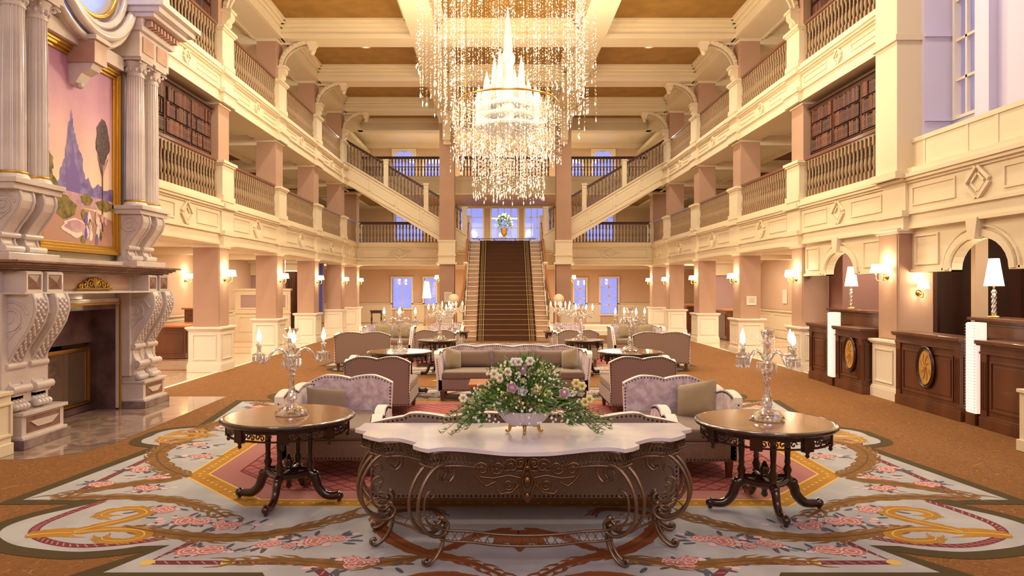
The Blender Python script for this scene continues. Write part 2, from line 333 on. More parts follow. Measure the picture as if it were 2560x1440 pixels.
# gallery floors, soffits and back walls
for s, sd in ((-1,'left'),(1,'right')):
    lo = 11.9
    struct(MB().box(s*6.9,s*10.2,lo,36,3.2,3.70).build('floor', ['cream'])); struct(MB().box(s*6.9,s*10.2,lo,30.6,6.2,6.62).build('floor', ['cream']))
    m = MB()
    for zc, y1 in ((3.02,36),(6.0,36),(8.78,36)):
        m.box(s*6.9,s*10.2,lo-4 if zc < 4 else lo,y1,zc,zc+.1,0)
        for yc in YC: m.box(s*6.92,s*10.2,yc,yc+CDP,zc-.26,zc,0); m.box(s*6.92,s*10.2,yc-.05,yc+CDP+.05,zc-.06,zc,0)
        m.box(s*6.92,s*7.05,lo,y1,zc-.06,zc,0); m.box(s*7.6,s*7.66,lo,y1,zc-.04,zc,0); m.box(s*8.4,s*8.5,lo,y1,zc-.10,zc,0)
        if zc > 4:
            for i in range(5): m.box(s*8.55,s*10.0,YC[i]+.9,YC[i+1]-.3,zc-.015,zc,1)
        else:
            for i in range(5):
                a0, a1 = YC[i]+1.0, YC[i+1]-.5; m.frame('z', zc-.10, zc, min(s*7.2,s*9.2), max(s*7.2,s*9.2), a0, a1, .16, 0); m.frame('z', zc-.05, zc, min(s*7.4,s*9.0), max(s*7.4,s*9.0), a0+.2, a1-.2, .06, 2)
    struct(m.build('ceiling', ['cream','coffer_brown','cove']))
    m = MB(); m.box(s*10.0,s*10.3,lo-4,36,-.012,9.2,0)
    for z0, h in ((0,1.0),(3.70,1.0),(6.62,1.0)):
        m.box(s*9.96,s*10.0,lo-4,36,z0,z0+h,1); m.box(s*9.90,s*10.0,lo-4,36,z0+h-.05,z0+h,1); m.box(s*9.92,s*10.0,lo-4,36,z0,z0+.2,1)
        for k in range(12,35,2): m.frame('x', s*9.94, s*9.96, k+.2, k+1.8, z0+.3, z0+h-.15, .03, 1)
    for z0 in (2.85, 5.85, 8.6): m.box(s*9.85,s*10.0,lo,36,z0,z0+.18,1)
    struct(m.build('wall_'+sd, ['wall_paint','cream_panel']))
# nave ceiling: gold coffer panels, transverse beams, two long beams
m = MB(); m.box(-6.4,6.4,-4,30.6,ZC,ZC+.2,0)
struct(m.build('ceiling', ['coffer_gold']))
m = MB(); ys = [3.37,7.31]+YC[:5]+[30.3]
for yb in ys:
    m.box(-6.4,6.4,yb,yb+CDP,ZB,ZC); 
    for yy, d in ((yb,-1),(yb+CDP,1)):
        m.box(-6.4,6.4,yy,yy+d*.05,ZB,ZB+.13); m.box(-6.4,6.4,yy,yy+d*.025,ZB+.13,ZB+.17)
        m.box(-6.4,6.4,yy,yy+d*.10,ZC-.20,ZC-.12); m.box(-6.4,6.4,yy,yy+d*.18,ZC-.12,ZC-.05); m.box(-6.4,6.4,yy,yy+d*.24,ZC-.05,ZC)
for s in (-1,1):
    m.box(s*1.98,s*2.6,-4,30.3,ZB-.004,ZC)
    for xx, d in ((1.98,-1),(2.6,1),(6.3,-1)):
        m.box(s*xx,s*(xx+d*.05),-4,30.3,ZB-.004,ZB+.13); m.box(s*xx,s*(xx+d*.10),-4,30.3,ZC-.20,ZC-.12); m.box(s*xx,s*(xx+d*.18),-4,30.3,ZC-.12,ZC-.05); m.box(s*xx,s*(xx+d*.24),-4,30.3,ZC-.05,ZC)
    m.box(s*6.25,s*6.95,-4,30.6,ZB,ZC); m.box(s*6.2,s*6.3,-4,30.6,ZB,ZB+.1)
    m.box(s*6.95,s*7.02,11.9,30,ZB-.02,ZB+.12)
struct(m.build('trim_7', ['cream']))
# cross gallery at the rear: level two floor, entablature, level three balcony
m = MB()
for s in (-1,1):
    m.box(s*1.5,s*6.4,29.9,30.4,ZS2,Z2-.05); m.box(s*2.0,s*6.4,29.85,29.9,ZS2,ZS2+.05); m.box(s*2.0,s*6.4,29.82,29.9,ZS2+.2,ZS2+.28)
    m.box(s*1.5,s*6.4,29.84,29.9,Z2-.2,Z2-.15); m.box(s*1.5,s*6.4,29.78,29.9,Z2-.15,Z2)
    m.frame('y',29.85,29.9,min(s*2.9,s*6.1),max(s*2.9,s*6.1),ZS2+.34,Z2-.28,.03)
    xm, zm = s*4.5, (ZS2+Z2)/2+.05
    for (q, w) in ((.27,.04),(.14,.03)):
        for (a,c,d,e) in ((-q*2,0,0,q),(0,q,q*2,0),(q*2,0,0,-q),(0,-q,-q*2,0)):
            m.prism([(xm+a,zm+c),(xm+d,zm+e),(xm+d*.85,zm+e*.8),(xm+a*.85,zm+c*.8)],'y',29.83,29.9)
m.box(-10,10,30.4,36,3.2,3.70); m.box(-2.0,2.0,29.0,30.4,3.25,3.745)
m.box(-6.4,6.4,30.6,30.9,5.95,Z3-.05); m.box(-6.4,6.4,30.52,30.6,Z3-.18,Z3); m.box(-10,10,30.9,36,6.2,6.62)
for s in (-1,1): m.box(s*1.5,s*2.02,27.7,29.2,3.3,3.745)
struct(m.build('trim_8', ['cream']))
m = MB(); m.box(-10,10,30.4,36,2.9,3.0); m.box(-10,10,30.9,36,6.02,6.12,1); m.box(-10,10,30.6,36,9.2,9.3)
struct(m.build('ceiling', ['cream','coffer_gold']))
# rear wall with its window openings, three storeys
WIN = [  # x0,x1,z0,z1 of each opening
 (-5.75,-4.75,.75,2.30),(-4.1,-3.5,.95,2.30),(3.65,4.25,.75,2.25),(5.0,5.9,.45,2.30),
 (-5.6,-4.2,4.3,6.0),(4.3,5.7,4.3,6.0),(-2.25,-1.08,3.8,6.0),(-.62,.72,3.8,6.0),(1.12,2.35,3.8,6.0),
 (-5.7,-4.6,6.9,8.9),(-4.1,-3.0,6.9,8.5),(3.0,4.1,6.9,8.5),(4.6,5.7,6.9,8.9)]
def wall_holes(name, x0, x1, z0, z1, y, th, holes, mats):
    m = MB(); xs = sorted({x0,x1}|{h[0] for h in holes}|{h[1] for h in holes}); zs = sorted({z0,z1}|{h[2] for h in holes}|{h[3] for h in holes})
    for i in range(len(xs)-1):
        k = 0
        while k < len(zs)-1:
            xm = (xs[i]+xs[i+1])/2
            def inh(kk): zm = (zs[kk]+zs[kk+1])/2; return any(h[0]<xm<h[1] and h[2]<zm<h[3] for h in holes)
            if inh(k): k += 1; continue
            j = k
            while j < len(zs)-1 and not inh(j): j += 1
            m.box(xs[i],xs[i+1],y,y+th,zs[k],zs[j]); k = j
    return m
m = wall_holes('w', -10, 10, -.012, 9.3, 36, .3, WIN, None)
m.cur = 1
for z0, top in ((0,1.0),(3.7,4.6-.4),(6.62,7.1)):
    segs = [(-10,10)]
    for (a,b2,c,d) in WIN:
        if c < top and d > z0:
            ns = []
            for (p,q) in segs:
                if b2 <= p or a >= q: ns.append((p,q))
                else:
                    if a > p: ns.append((p,a))
                    if b2 < q: ns.append((b2,q))
            segs = ns
    for (p,q) in segs: m.box(p,q,35.96,36,z0,top); m.box(p,q,35.90,36,top-.05,top); m.box(p,q,35.92,36,z0,z0+.2)
for z0 in (2.75,5.9,9.0): m.box(-10,10,35.85,36,z0,z0+.2)
struct(m.build('wall_back', ['wall_paint','cream_panel']))
for i, (a,b2,c,d) in enumerate(WIN):
    m = MB(); m.frame('y',35.9,36.1,a-.08,b2+.08,c-.08,d+.08,.08); 
    nv = 2 if b2-a < 1.2 else 4
    for k in range(1,nv): x = a+(b2-a)*k/nv; m.box(x-.02,x+.02,36.02,36.08,c,d)
    nh = 3 if d-c < 1.8 else 4
    if i not in (0,): 
        for k in range(1,nh): z = c+(d-c)*k/nh; m.box(a,b2,36.02,36.08,z-.018,z+.018)
    if i in (9,10,11,12): # round heads
        xm = (a+b2)/2; r = (b2-a)/2; pts = [(a,d+.001),(a,d-r)]+[(xm-r*cos(PI*k/12),d-r+r*sin(PI*k/12)) for k in range(1,13)]
        m.prism([(a-.01,d+.01),(a-.01,d-r)]+[(xm-r*cos(PI*k/12),d-r+r*sin(PI*k/12)) for k in range(0,7)]+[(xm,d+.01)],'y',35.95,36.05)
        m.prism([(b2+.01,d+.01),(b2+.01,d-r)]+[(xm+r*cos(PI*k/12),d-r+r*sin(PI*k/12)) for k in range(0,7)]+[(xm,d+.01)],'y',35.95,36.05)
    o = struct(m.build('window_%d' % (i+1), ['trim_white'])); MB().box(a,b2,36.045,36.055,c,d).build('pane', ['pane'], o)
# partitions in the two aisles
m = MB(); m.box(-9.35,-7.46,24.0,24.12,-.012,1.72,1); m.box(-9.4,-7.42,23.95,24.15,1.72,1.79,1); m.box(-9.4,-7.42,23.95,24.0,.93,.98,1); m.box(-9.4,-7.42,23.95,24.0,-.012,.18,1)
for a in (-9.2,-8.3): m.frame('y',23.975,24.0,a,a+.75,.3,.82,.03,1); m.frame('y',23.97,24.0,a,a+.75,1.08,1.62,.05,1); m.box(a+.05,a+.7,23.985,24.0,1.12,1.58,0)
struct(m.build('wall_left_partition', ['mauve_paint','cream_panel']))
m = MB(); m.box(-10,-7.4,27.4,27.6,-.012,3.0,0); m.cur=1; m.box(-10,-7.4,27.36,27.4,0,1.0); m.box(-7.55,-7.4,27.3,27.6,-.011,2.95); m.box(-10,-7.4,27.3,27.4,2.3,2.95)
m.cur=0; m.box(7.6,10,27.4,27.6,-.012,3.0,0); m.cur=1; m.box(7.6,10,27.36,27.4,0,1.0); m.box(7.6,10,27.3,27.4,2.3,2.95); m.box(7.6,7.75,27.3,27.6,-.011,2.95)
struct(m.build('wall_rear_aisle', ['mauve_paint','cream_panel']))
# left chimney wall behind the fireplace and the upper wall beside it
m = MB(); m.box(-6.9,-6.12,7.2,8.5,-.011,ZC); m.box(-6.9,-6.12,10.56,11.22,-.011,ZC); m.box(-6.9,-6.12,8.5,10.56,1.6,ZC); m.box(-6.9,-6.3,-4,7.2,-.011,ZC); m.box(-7.0,-6.9,8.4,10.6,-.011,1.7)
struct(m.build('wall_chimney', ['cream']))
# right front bay: arched screen, parapet and the tall window niche above it
def arch_panel(m, s, ya, yb, yc, x, th, z0, z1, rw=.6, rr=.43, zs=2.1):
    n = 14; 
    A = [(yc-rw*cos(PI*k/n), zs+rr*sin(PI*k/n)) for k in range(n+1)]
    m.prism([(ya,z0),(yc-rw,z0)]+A[:n//2+1]+[(yc,z1),(ya,z1)],'x',s*x,s*(x+th)); m.prism([(yb,z0),(yc+rw,z0)]+list(reversed(A[n//2:]))+[(yc,z1),(yb,z1)],'x',s*x,s*(x+th))
    for (e, w, t) in ((.02,.10,.05),(.16,.03,.03)):
        B0 = [(yc-(rw+e)*cos(PI*k/n), zs+(rr+e)*sin(PI*k/n)) for k in range(n+1)]; B1 = [(yc-(rw+e+w)*cos(PI*k/n), zs+(rr+e+w)*sin(PI*k/n)) for k in range(n+1)]
        for k in range(n): m.prism([B0[k],B0[k+1],B1[k+1],B1[k]],'x',s*(x-t),s*x)
    m.prism([(yc-.07,zs+rr-.02),(yc+.07,zs+rr-.02),(yc+.12,zs+rr+.28),(yc-.12,zs+rr+.28)],'x',s*(x-.12),s*x)
    m.lathe([(.075,0),(.075,.04),(.03,.05)],(0,0,0),12) if False else None
    for (p,q) in ((ya+.1,yc-rw-.28),(yc+rw+.28,yb-.1)):
        if q-p > .2: m.frame('x', s*(x-.025), s*x, p, q, z0+.12, z1-.12, .03)
    m.box(s*(x-.03), s*(x+th), ya, yc-rw, z0, z0+.05); m.box(s*(x-.03), s*(x+th), yc+rw, yb, z0, z0+.05)
for nm, ya, yb in (('trim_9', 11.25+CDP, 15.19),('trim_10', 7.91, 11.25)):
    m = MB(); arch_panel(m, 1, ya, yb, (ya+yb)/2+.1, 6.42, .16, 2.08, 2.80)
    struct(m.build(nm, ['cream']))
struct(MB().box(6.42,6.55,7.91,11.25,3.7,4.20).box(6.40,6.58,7.91,11.25,4.17,4.24).box(6.41,6.42,9.9,9.96,3.76,4.17).box(6.41,6.42,9.3,9.36,3.76,4.17).box(6.41,6.42,10.9,10.95,3.76,4.17).build('trim_11', ['cream']))
m = MB(); m.box(6.55,8.0,11.15,11.35,3.7,9.2); m.box(6.55,7.0,11.11,11.15,5.85,5.91); m.box(6.55,7.0,11.11,11.15,4.5,4.54)   # side of niche
struct(m.build('wall_niche_side', ['lavender']))
m = MB(); 
for (a,c,z0,z1) in ((11.10,11.2,3.7,9.2),(7.0,10.45,3.7,9.2),(10.45,11.10,3.7,4.5),(10.45,11.10,8.9,9.2)): m.box(7.0,7.12,a,c,z0,z1)
m.box(6.86,7.0,10.12,10.42,3.7,9.2); struct(m.build('wall_niche', ['lavender']))
m = MB(); m.frame('x',6.97,7.08,10.45,11.10,4.5,8.9,.05)
m.box(7.0,7.06,10.80,10.84,4.5,8.9)
for k in range(1,7): m.box(7.0,7.06,10.45,11.10,4.5+k*.63-.02,4.5+k*.63+.02)
o = struct(m.build('window_14', ['trim_white'])); MB().box(7.065,7.075,10.45,11.10,4.5,8.9).build('pane', ['pane'], o)
# reception back walls
m = MB(); m.box(8.3,8.5,4.0,15.4,-.012,3.0,1); m.box(6.98,8.3,11.42,11.5,-.012,3.0,1); m.box(7.2,7.4,10.9,11.0,-.012,3.0,0); m.box(7.0,8.3,15.2,15.32,-.012,3.0,2)
m.box(7.0,8.3,14.7,15.2,-.012,3.0,2); m.box(7.6,7.75,9.55,10.2,-.012,3.0,1); m.box(6.6,8.5,4,15.4,2.96,3.06,3)
struct(m.build('wall_reception', ['wall_paint','dark_wood_wall','plum_wall','cream']))

# the end of the hall behind the viewer
m = MB(); m.box(-6.4,10.3,-4.2,-4.0,-.012,ZC+.2,0); m.box(6.4,6.6,-4.0,3.9,-.012,ZC+.2,0); m.box(8.3,8.5,3.9,7.3,-.012,ZC,0); m.box(6.4,8.5,3.8,3.95,-.012,ZC,0)
struct(m.build('wall_front', ['cream']))
# ================================================================ COLUMNS
def corbel_bracket(parent, s, y0):
    m = MB(); x = 6.38; yc = y0+CDP/2; w = .12
    arc = [(x-.10-.80*(1-cos(a)), 7.95+.66*sin(a)) for a in [PI/2*k/10 for k in range(11)]]
    arc2 = [(x-.0-.80*(1-cos(a))-.0, 7.95+.70*sin(a)) for a in [PI/2*k/10 for k in range(11)]]
    for k in range(10):
        p, q = arc[k], arc[k+1]
        o0 = (x+.0 if k == 0 else None)
        n = Vector((q[0]-p[0], q[1]-p[1])); n.normalize(); nn = Vector((n.y, -n.x))*.09
        m.prism([(s*p[0],p[1]),(s*q[0],q[1]),(s*(q[0]+nn.x),q[1]+nn.y),(s*(p[0]+nn.x),p[1]+nn.y)] if True else [],'y',yc-w,yc+w)
        nn = nn*1.5
        m.prism([(s*p[0],p[1]),(s*q[0],q[1]),(s*(q[0]+nn.x),q[1]+nn.y),(s*(p[0]+nn.x),p[1]+nn.y)],'y',yc-w*.5,yc+w*.5)
    m.prism([(s*x,7.55),(s*(x-.05),7.55),(s*(x-.12),7.72),(s*(x-.20),7.80),(s*(x-.20),7.92),(s*x,7.92)],'y',yc-.12,yc+.12)
    m.box(s*x,s*(x-.23),yc-.17,yc+.17,7.92,7.98); m.ball((s*(x-.10),yc,7.66),.085,8,6)
    m.box(s*(x-.80),s*(x-1.04),yc-.14,yc+.14,8.56,8.66); m.prism([(s*(x-.82),8.56),(s*(x-1.02),8.56),(s*(x-.98),8.42),(s*(x-.86),8.42)],'y',yc-.10,yc+.10)
    m.ball((s*(x-.92),yc,8.38),.075,8,6)
    m.box(s*x,s*(x-.9),yc-.03,yc+.03,8.60,8.66)
    return m.build('arch_bracket', ['cream'], parent)
def column(s, i, y0, label, upper=True, l3=True, bracket=True, xf=XF):
    t = tag(empty('square_column', (s*(xf+CW/2), y0+CDP/2, 0)), label, 'column', 'square columns along the galleries')
    def P(m, name, k, bev=0):
        m.T = Matrix.Translation((-s*(xf+CW/2), -(y0+CDP/2), 0)); 
        for j, v in enumerate(m.v): m.v[j] = (v[0]-s*(xf+CW/2), v[1]-(y0+CDP/2), v[2])
        return m.build(name, [k], t, bev)
    a, c = xf, xf+CW
    m = MB(); e = .07
    m.box(s*(a-e),s*(c+e),y0-e,y0+CDP+e,-.011,.92); m.box(s*(a-e-.025),s*(c+e+.025),y0-e-.025,y0+CDP+e+.025,-.011,.16); m.box(s*(a-e-.015),s*(c+e+.015),y0-e-.015,y0+CDP+e+.015,.16,.19)
    m.box(s*(a-e-.03),s*(c+e+.03),y0-e-.03,y0+CDP+e+.03,.90,.93); m.box(s*(a-e-.055),s*(c+e+.055),y0-e-.055,y0+CDP+e+.055,.93,.975)
    m.frame('y',y0-e-.02,y0-e,min(s*(a+.02),s*(c-.02)),max(s*(a+.02),s*(c-.02)),.26,.82,.025); m.frame('x',s*(a-e-.02),s*(a-e),y0+.03,y0+CDP-.03,.26,.82,.025)
    P(m,'pedestal','trim_white',.006)
    P(MB().box(s*a,s*c,y0,y0+CDP,.97,ZS2+.02).box(s*(a-.012),s*(a+.02),y0+.03,y0+CDP-.03,1.0,ZS2-.03),'shaft','pillar_paint',.01)
    P(MB().box(s*(a-.03),s*(c+.02),y0-.03,y0+CDP+.03,ZS2-.07,ZS2-.03).box(s*(a-.07),s*(c+.04),y0-.07,y0+CDP+.07,ZS2-.03,ZS2),'capital','trim_white')
    if not upper: return t
    if xf < XF:
        P(MB().box(s*(a-.04),s*(c+.2),y0-.02,y0+CDP+.02,3.60,ZB+.4).box(s*(a-.10),s*(c+.2),y0-.08,y0+CDP+.08,3.60,3.72).box(s*(a-.08),s*(c+.2),y0-.06,y0+CDP+.06,5.82,5.92),'upper_pilaster','cream',.006); return t
    for (z0, z1, on) in ((Z2,ZS3,True),(Z3,ZB,l3)):
        if not on: continue
        m = MB(); m.box(s*(a-.10),s*(c),y0-.03,y0+CDP+.03,z0-.14,z0+.80); m.box(s*(a-.13),s*(c+.03),y0-.06,y0+CDP+.06,z0+.76,z0+.80); m.box(s*(a-.16),s*(c+.03),y0-.09,y0+CDP+.09,z0+.80,z0+.86)
        m.box(s*(a-.13),s*c,y0-.05,y0+CDP+.05,z0-.02,z0+.10); P(m,'post','cream')
        P(MB().box(s*a,s*c,y0,y0+CDP,z0+.84,z1+.02),'shaft','pillar_paint',.01)
        P(MB().box(s*(a-.03),s*(c+.02),y0-.03,y0+CDP+.03,z1-.06,z1-.02).box(s*(a-.06),s*(c+.04),y0-.06,y0+CDP+.06,z1-.02,z1+.02),'capital','cream')
    if l3 and bracket:
        o = corbel_bracket(t, s, y0)
        o.location = (-s*(xf+CW/2), -(y0+CDP/2), 0)
    return t
ORD = ['beside the fireplace','first beyond the fireplace','second beyond the fireplace','third beyond the fireplace','fourth beyond the fireplace, by the flight of stairs','last before the rear gallery']
ORR = ['between the two reception counters','at the far end of the reception counters','with the small framed notice behind it','bearing a framed notice','by the right-hand flight of stairs','last on the reception side before the rear gallery']
for i, y0 in enumerate(YC):
    column(-1, i, y0, 'tan square column with white panelled pedestal, '+ORD[i], True, i < 5, i < 5)
    column(1, i, y0, 'tan square column with white panelled pedestal, '+ORR[i], True, i < 5, i < 5, xf=(6.20 if i == 0 else XF))
column(1, 9, YC[0]-PIT, 'cream square column with white pedestal at the near end of the counters', True, False, False)
# the two tall columns beside the stairs
for s in (-1,1):
    t = tag(empty('tall_column', (s*2.27, 27.3, 0)), 'tall tan square column rising to the ceiling on the %s side of the staircase' % ('fireplace' if s<0 else 'reception'), 'column', 'tall columns beside the stairs')
    MB().box(-.29,.29,-.29,.29,.9,2.8).box(-.29,.29,-.29,.29,3.6,8.3).build('shaft', ['pillar_paint'], t, .01)
    MB().box(-.36,.36,-.36,.36,-.011,.9).box(-.39,.39,-.39,.39,.88,.95).box(-.38,.38,-.38,.38,-.011,.16).frame('y',-.38,-.36,-.25,.25,.25,.78,.03).build('pedestal', ['trim_white'], t)
    MB().box(-.33,.33,-.33,.33,2.78,3.62).box(-.40,.40,-.40,.40,2.72,2.80).box(-.36,.36,-.36,.36,3.05,3.10).box(-.35,.35,-.35,.35,3.60,3.66).build('collar', ['cream'], t)
    MB().box(-.32,.32,-.32,.32,8.2,8.45).box(-.38,.38,-.38,.38,8.45,ZB).box(-.15,.15,-.55,-.29,7.5,8.4).box(-.19,.19,-.6,-.29,8.3,8.45).box(-.13,.13,-.42,-.29,7.35,7.5).build('capital', ['cream'], t)
# ================================================================ RAILINGS
def baluster_mesh():
    m = MB(); m.box(-.031,.031,-.031,.031,0,.15); m.box(-.031,.031,-.031,.031,.60,.78)
    m.lathe([(.022,.15),(.03,.17),(.02,.19),(.036,.25),(.040,.30),(.031,.37),(.018,.43),(.028,.455),(.018,.475),(.024,.53),(.027,.57),(.031,.60)],(0,0,0),8,cap=False)
    return m
BAL = baluster_mesh().build('baluster', ['baluster_paint']); BALD = baluster_mesh().build('baluster', ['baluster_dark'])
protos = [BAL, BALD]
def railing(p0, p1, z, label, group, dark=False, slope=False, step=.14, hgt=.90, mid=False, parent=None):
    """p0, p1 = (x, y, z) ends at floor height"""
    a = Vector(p0); d = Vector(p1)-a; L = math.hypot(d.x, d.y); ang = math.atan2(d.y, d.x); k = d.z/L
    t = None if parent else tag(empty('balustrade', tuple(a), ang), label, 'railing', group)
    for (nm, z0, z1, w, mt) in (('handrail', hgt-.07, hgt, .045, 'rail_dark' if dark else 'rail_wood'),('under_rail', hgt-.12, hgt-.07, .025, 'rail_dark' if dark else 'rail_wood'),('bottom_rail', 0, .04, .035, 'baluster_dark' if dark else 'cream')):
        m = MB(); m._add([(0,-w,z0),(L,-w,z0+k*L),(L,w,z0+k*L),(0,w,z0),(0,-w,z1),(L,-w,z1+k*L),(L,w,z1+k*L),(0,w,z1)], [(0,3,2,1),(4,5,6,7),(0,1,5,4),(1,2,6,5),(2,3,7,6),(3,0,4,7)])
        if nm == 'under_rail' and mid:
            m._add([(0,-w,.42),(L,-w,.42+k*L),(L,w,.42+k*L),(0,w,.42),(0,-w,.45),(L,-w,.45+k*L),(L,w,.45+k*L),(0,w,.45)], [(0,3,2,1),(4,5,6,7),(0,1,5,4),(1,2,6,5),(2,3,7,6),(3,0,4,7)])
        o = m.build(nm, [mt], t or parent, .008 if nm == 'handrail' else 0)
        if t is None: t = o; o.name = 'balustrade'; o.location = tuple(a); o.rotation_euler = (0,0,ang)
    n = max(1, int(L/step)); 
    for i in range(n):
        x = (i+.5)*L/n; inst(BALD if dark else BAL, t, (x, 0, .03+k*x))
    return t
bays = ['beside the fireplace','between the first and second columns','between the second and third columns','between the third and fourth columns','at the rear end']
for s, sd in ((-1,'fireplace'),(1,'reception')):
    for lv, z in (('second', Z2), ('third', Z3)):
        for i in range(5 if z == Z2 else 4):
            y0, y1 = YC[i]+CDP+.03, YC[i+1]-.03
            railing((s*6.42,y0,z),(s*6.42,y1,z),z,'turned tan balustrade, %s storey, %s side, %s' % (lv, sd, bays[i].replace('fireplace','nearest bay')), 'turned balustrades of the galleries')
for s, sd in ((-1,'fireplace'),(1,'reception')):
    railing((s*(2.6 if s>0 else 6.3),30.02,Z2),(s*(6.3 if s>0 else 2.6),30.02,Z2),Z2,'dark balustrade of the rear second-storey gallery, %s side' % sd, 'dark balustrades at the rear', True)
    railing((s*(2.6 if s>0 else 6.3),30.72,Z3),(s*(6.3 if s>0 else 2.6),30.72,Z3),Z3,'dark balustrade of the rear third-storey balcony, %s side' % sd, 'dark balustrades at the rear', True, mid=True)
railing((-2.0,30.72,Z3),(2.0,30.72,Z3),Z3,'dark balustrade of the rear third-storey balcony behind the chandelier', 'dark balustrades at the rear', True, mid=True)
# ================================================================ STAIRS
NS = 22; SY0, SY1 = 23.8, 29.0; TR = (SY1-SY0)/NS; RI = Z2/NS
def wid(i): return 1.42+max(0,(5-i))*.045
t = tag(empty('grand_staircase', (0,0,0)), 'broad marble staircase with white stringers rising to the rear landing', 'staircase')
m = MB()
for i in range(NS):
    w = wid(i); m.box(-w,w,SY0+i*TR,SY1+.3,i*RI if i else -.011,(i+1)*RI-.0); m.box(-w-.01,w+.01,SY0+i*TR-.03,SY0+i*TR+.05,(i+1)*RI-.035,(i+1)*RI+.001,1)
m.build('steps', ['stone_step','stone_nosing'], t)
for s in (-1,1):
    sl = Z2/(SY1-SY0)
    m = MB(); m.prism([(SY0+.2,-.011),(SY1,-.011),(SY1,Z2+.05),(SY1-.0,Z2+.05),(SY0+.2,.23)],'x',s*1.44,s*1.52)
    m.build('side_wall', ['pillar_paint'], t)
    m = MB(); pts = [(s*1.47,SY1,Z2+.06),(s*1.47,SY0+1.6,.06+1.6*sl),(s*1.50,SY0+.9,.9*sl+.08),(s*1.62,SY0+.3,.30),(s*1.85,SY0+.1,.20)]
    m.tube(catmull(pts,6),.035,6); m.build('stringer', ['trim_white'], t)
m = MB()
for i in range(NS):
    y = SY0+i*TR-.034; z0 = i*RI+.004; z1 = (i+1)*RI+.006
    m.box(-1.02,1.02,y-.006,y,z0,z1); m.box(-1.02,1.02,y-.006,y+TR+.004,z1-.003,z1+.003)
ro = m.build('runner', ['runner'], t); t2 = t
for i in range(NS-1):
    MB().tube([(-1.05,SY0+(i+1)*TR-.045,(i+1)*RI+.012),(1.05,SY0+(i+1)*TR-.045,(i+1)*RI+.012)],.009,6).build('stair_rod', ['brass'], ro)
for s, sd in ((-1,'fireplace'),(1,'reception')):
    sl = Z2/(SY1-SY0); m = MB()
    hp = [(0,5.15,Z2+.80),(0,3.2,3.2*sl+.92),(0,1.7,1.7*sl+.95),(s*.05,1.0,1.0*sl+.92),(s*.16,.55,1.20),(s*.33,.45,1.12)]
    t = m.tube(catmull(hp,6),.045,8,flat=1.3).build('handrail', ['oak_rail'], t2); t.location = (s*1.5,SY0,0)
    for yy in (.75,1.5,2.25,3.0,3.75,4.5): inst(BALD, t, (0,yy,yy*sl+.12))
    m = MB(); m.box(-.06,.06,2.35,2.47,2.4*sl+.1,2.4*sl+1.0); m.box(-.08,.08,2.33,2.49,2.4*sl+1.0,2.4*sl+1.06); m.box(-.06,.06,5.0,5.12,Z2,Z2+1.0); m.box(-.08,.08,4.98,5.14,Z2+1.0,Z2+1.05); m.build('post', ['trim_white'], t)
    m = MB(); m.lathe([(.10,0),(.10,.1),(.06,.14),(.05,.6),(.07,1.0),(.06,1.06),(.10,1.12),(.12,1.16)],(s*.33,.45,.0),12); m.build('newel', ['oak_rail'], t)
    MB().ball((s*.33,.45,1.42),.185,20,14).build('globe', ['ball_cream'], t)
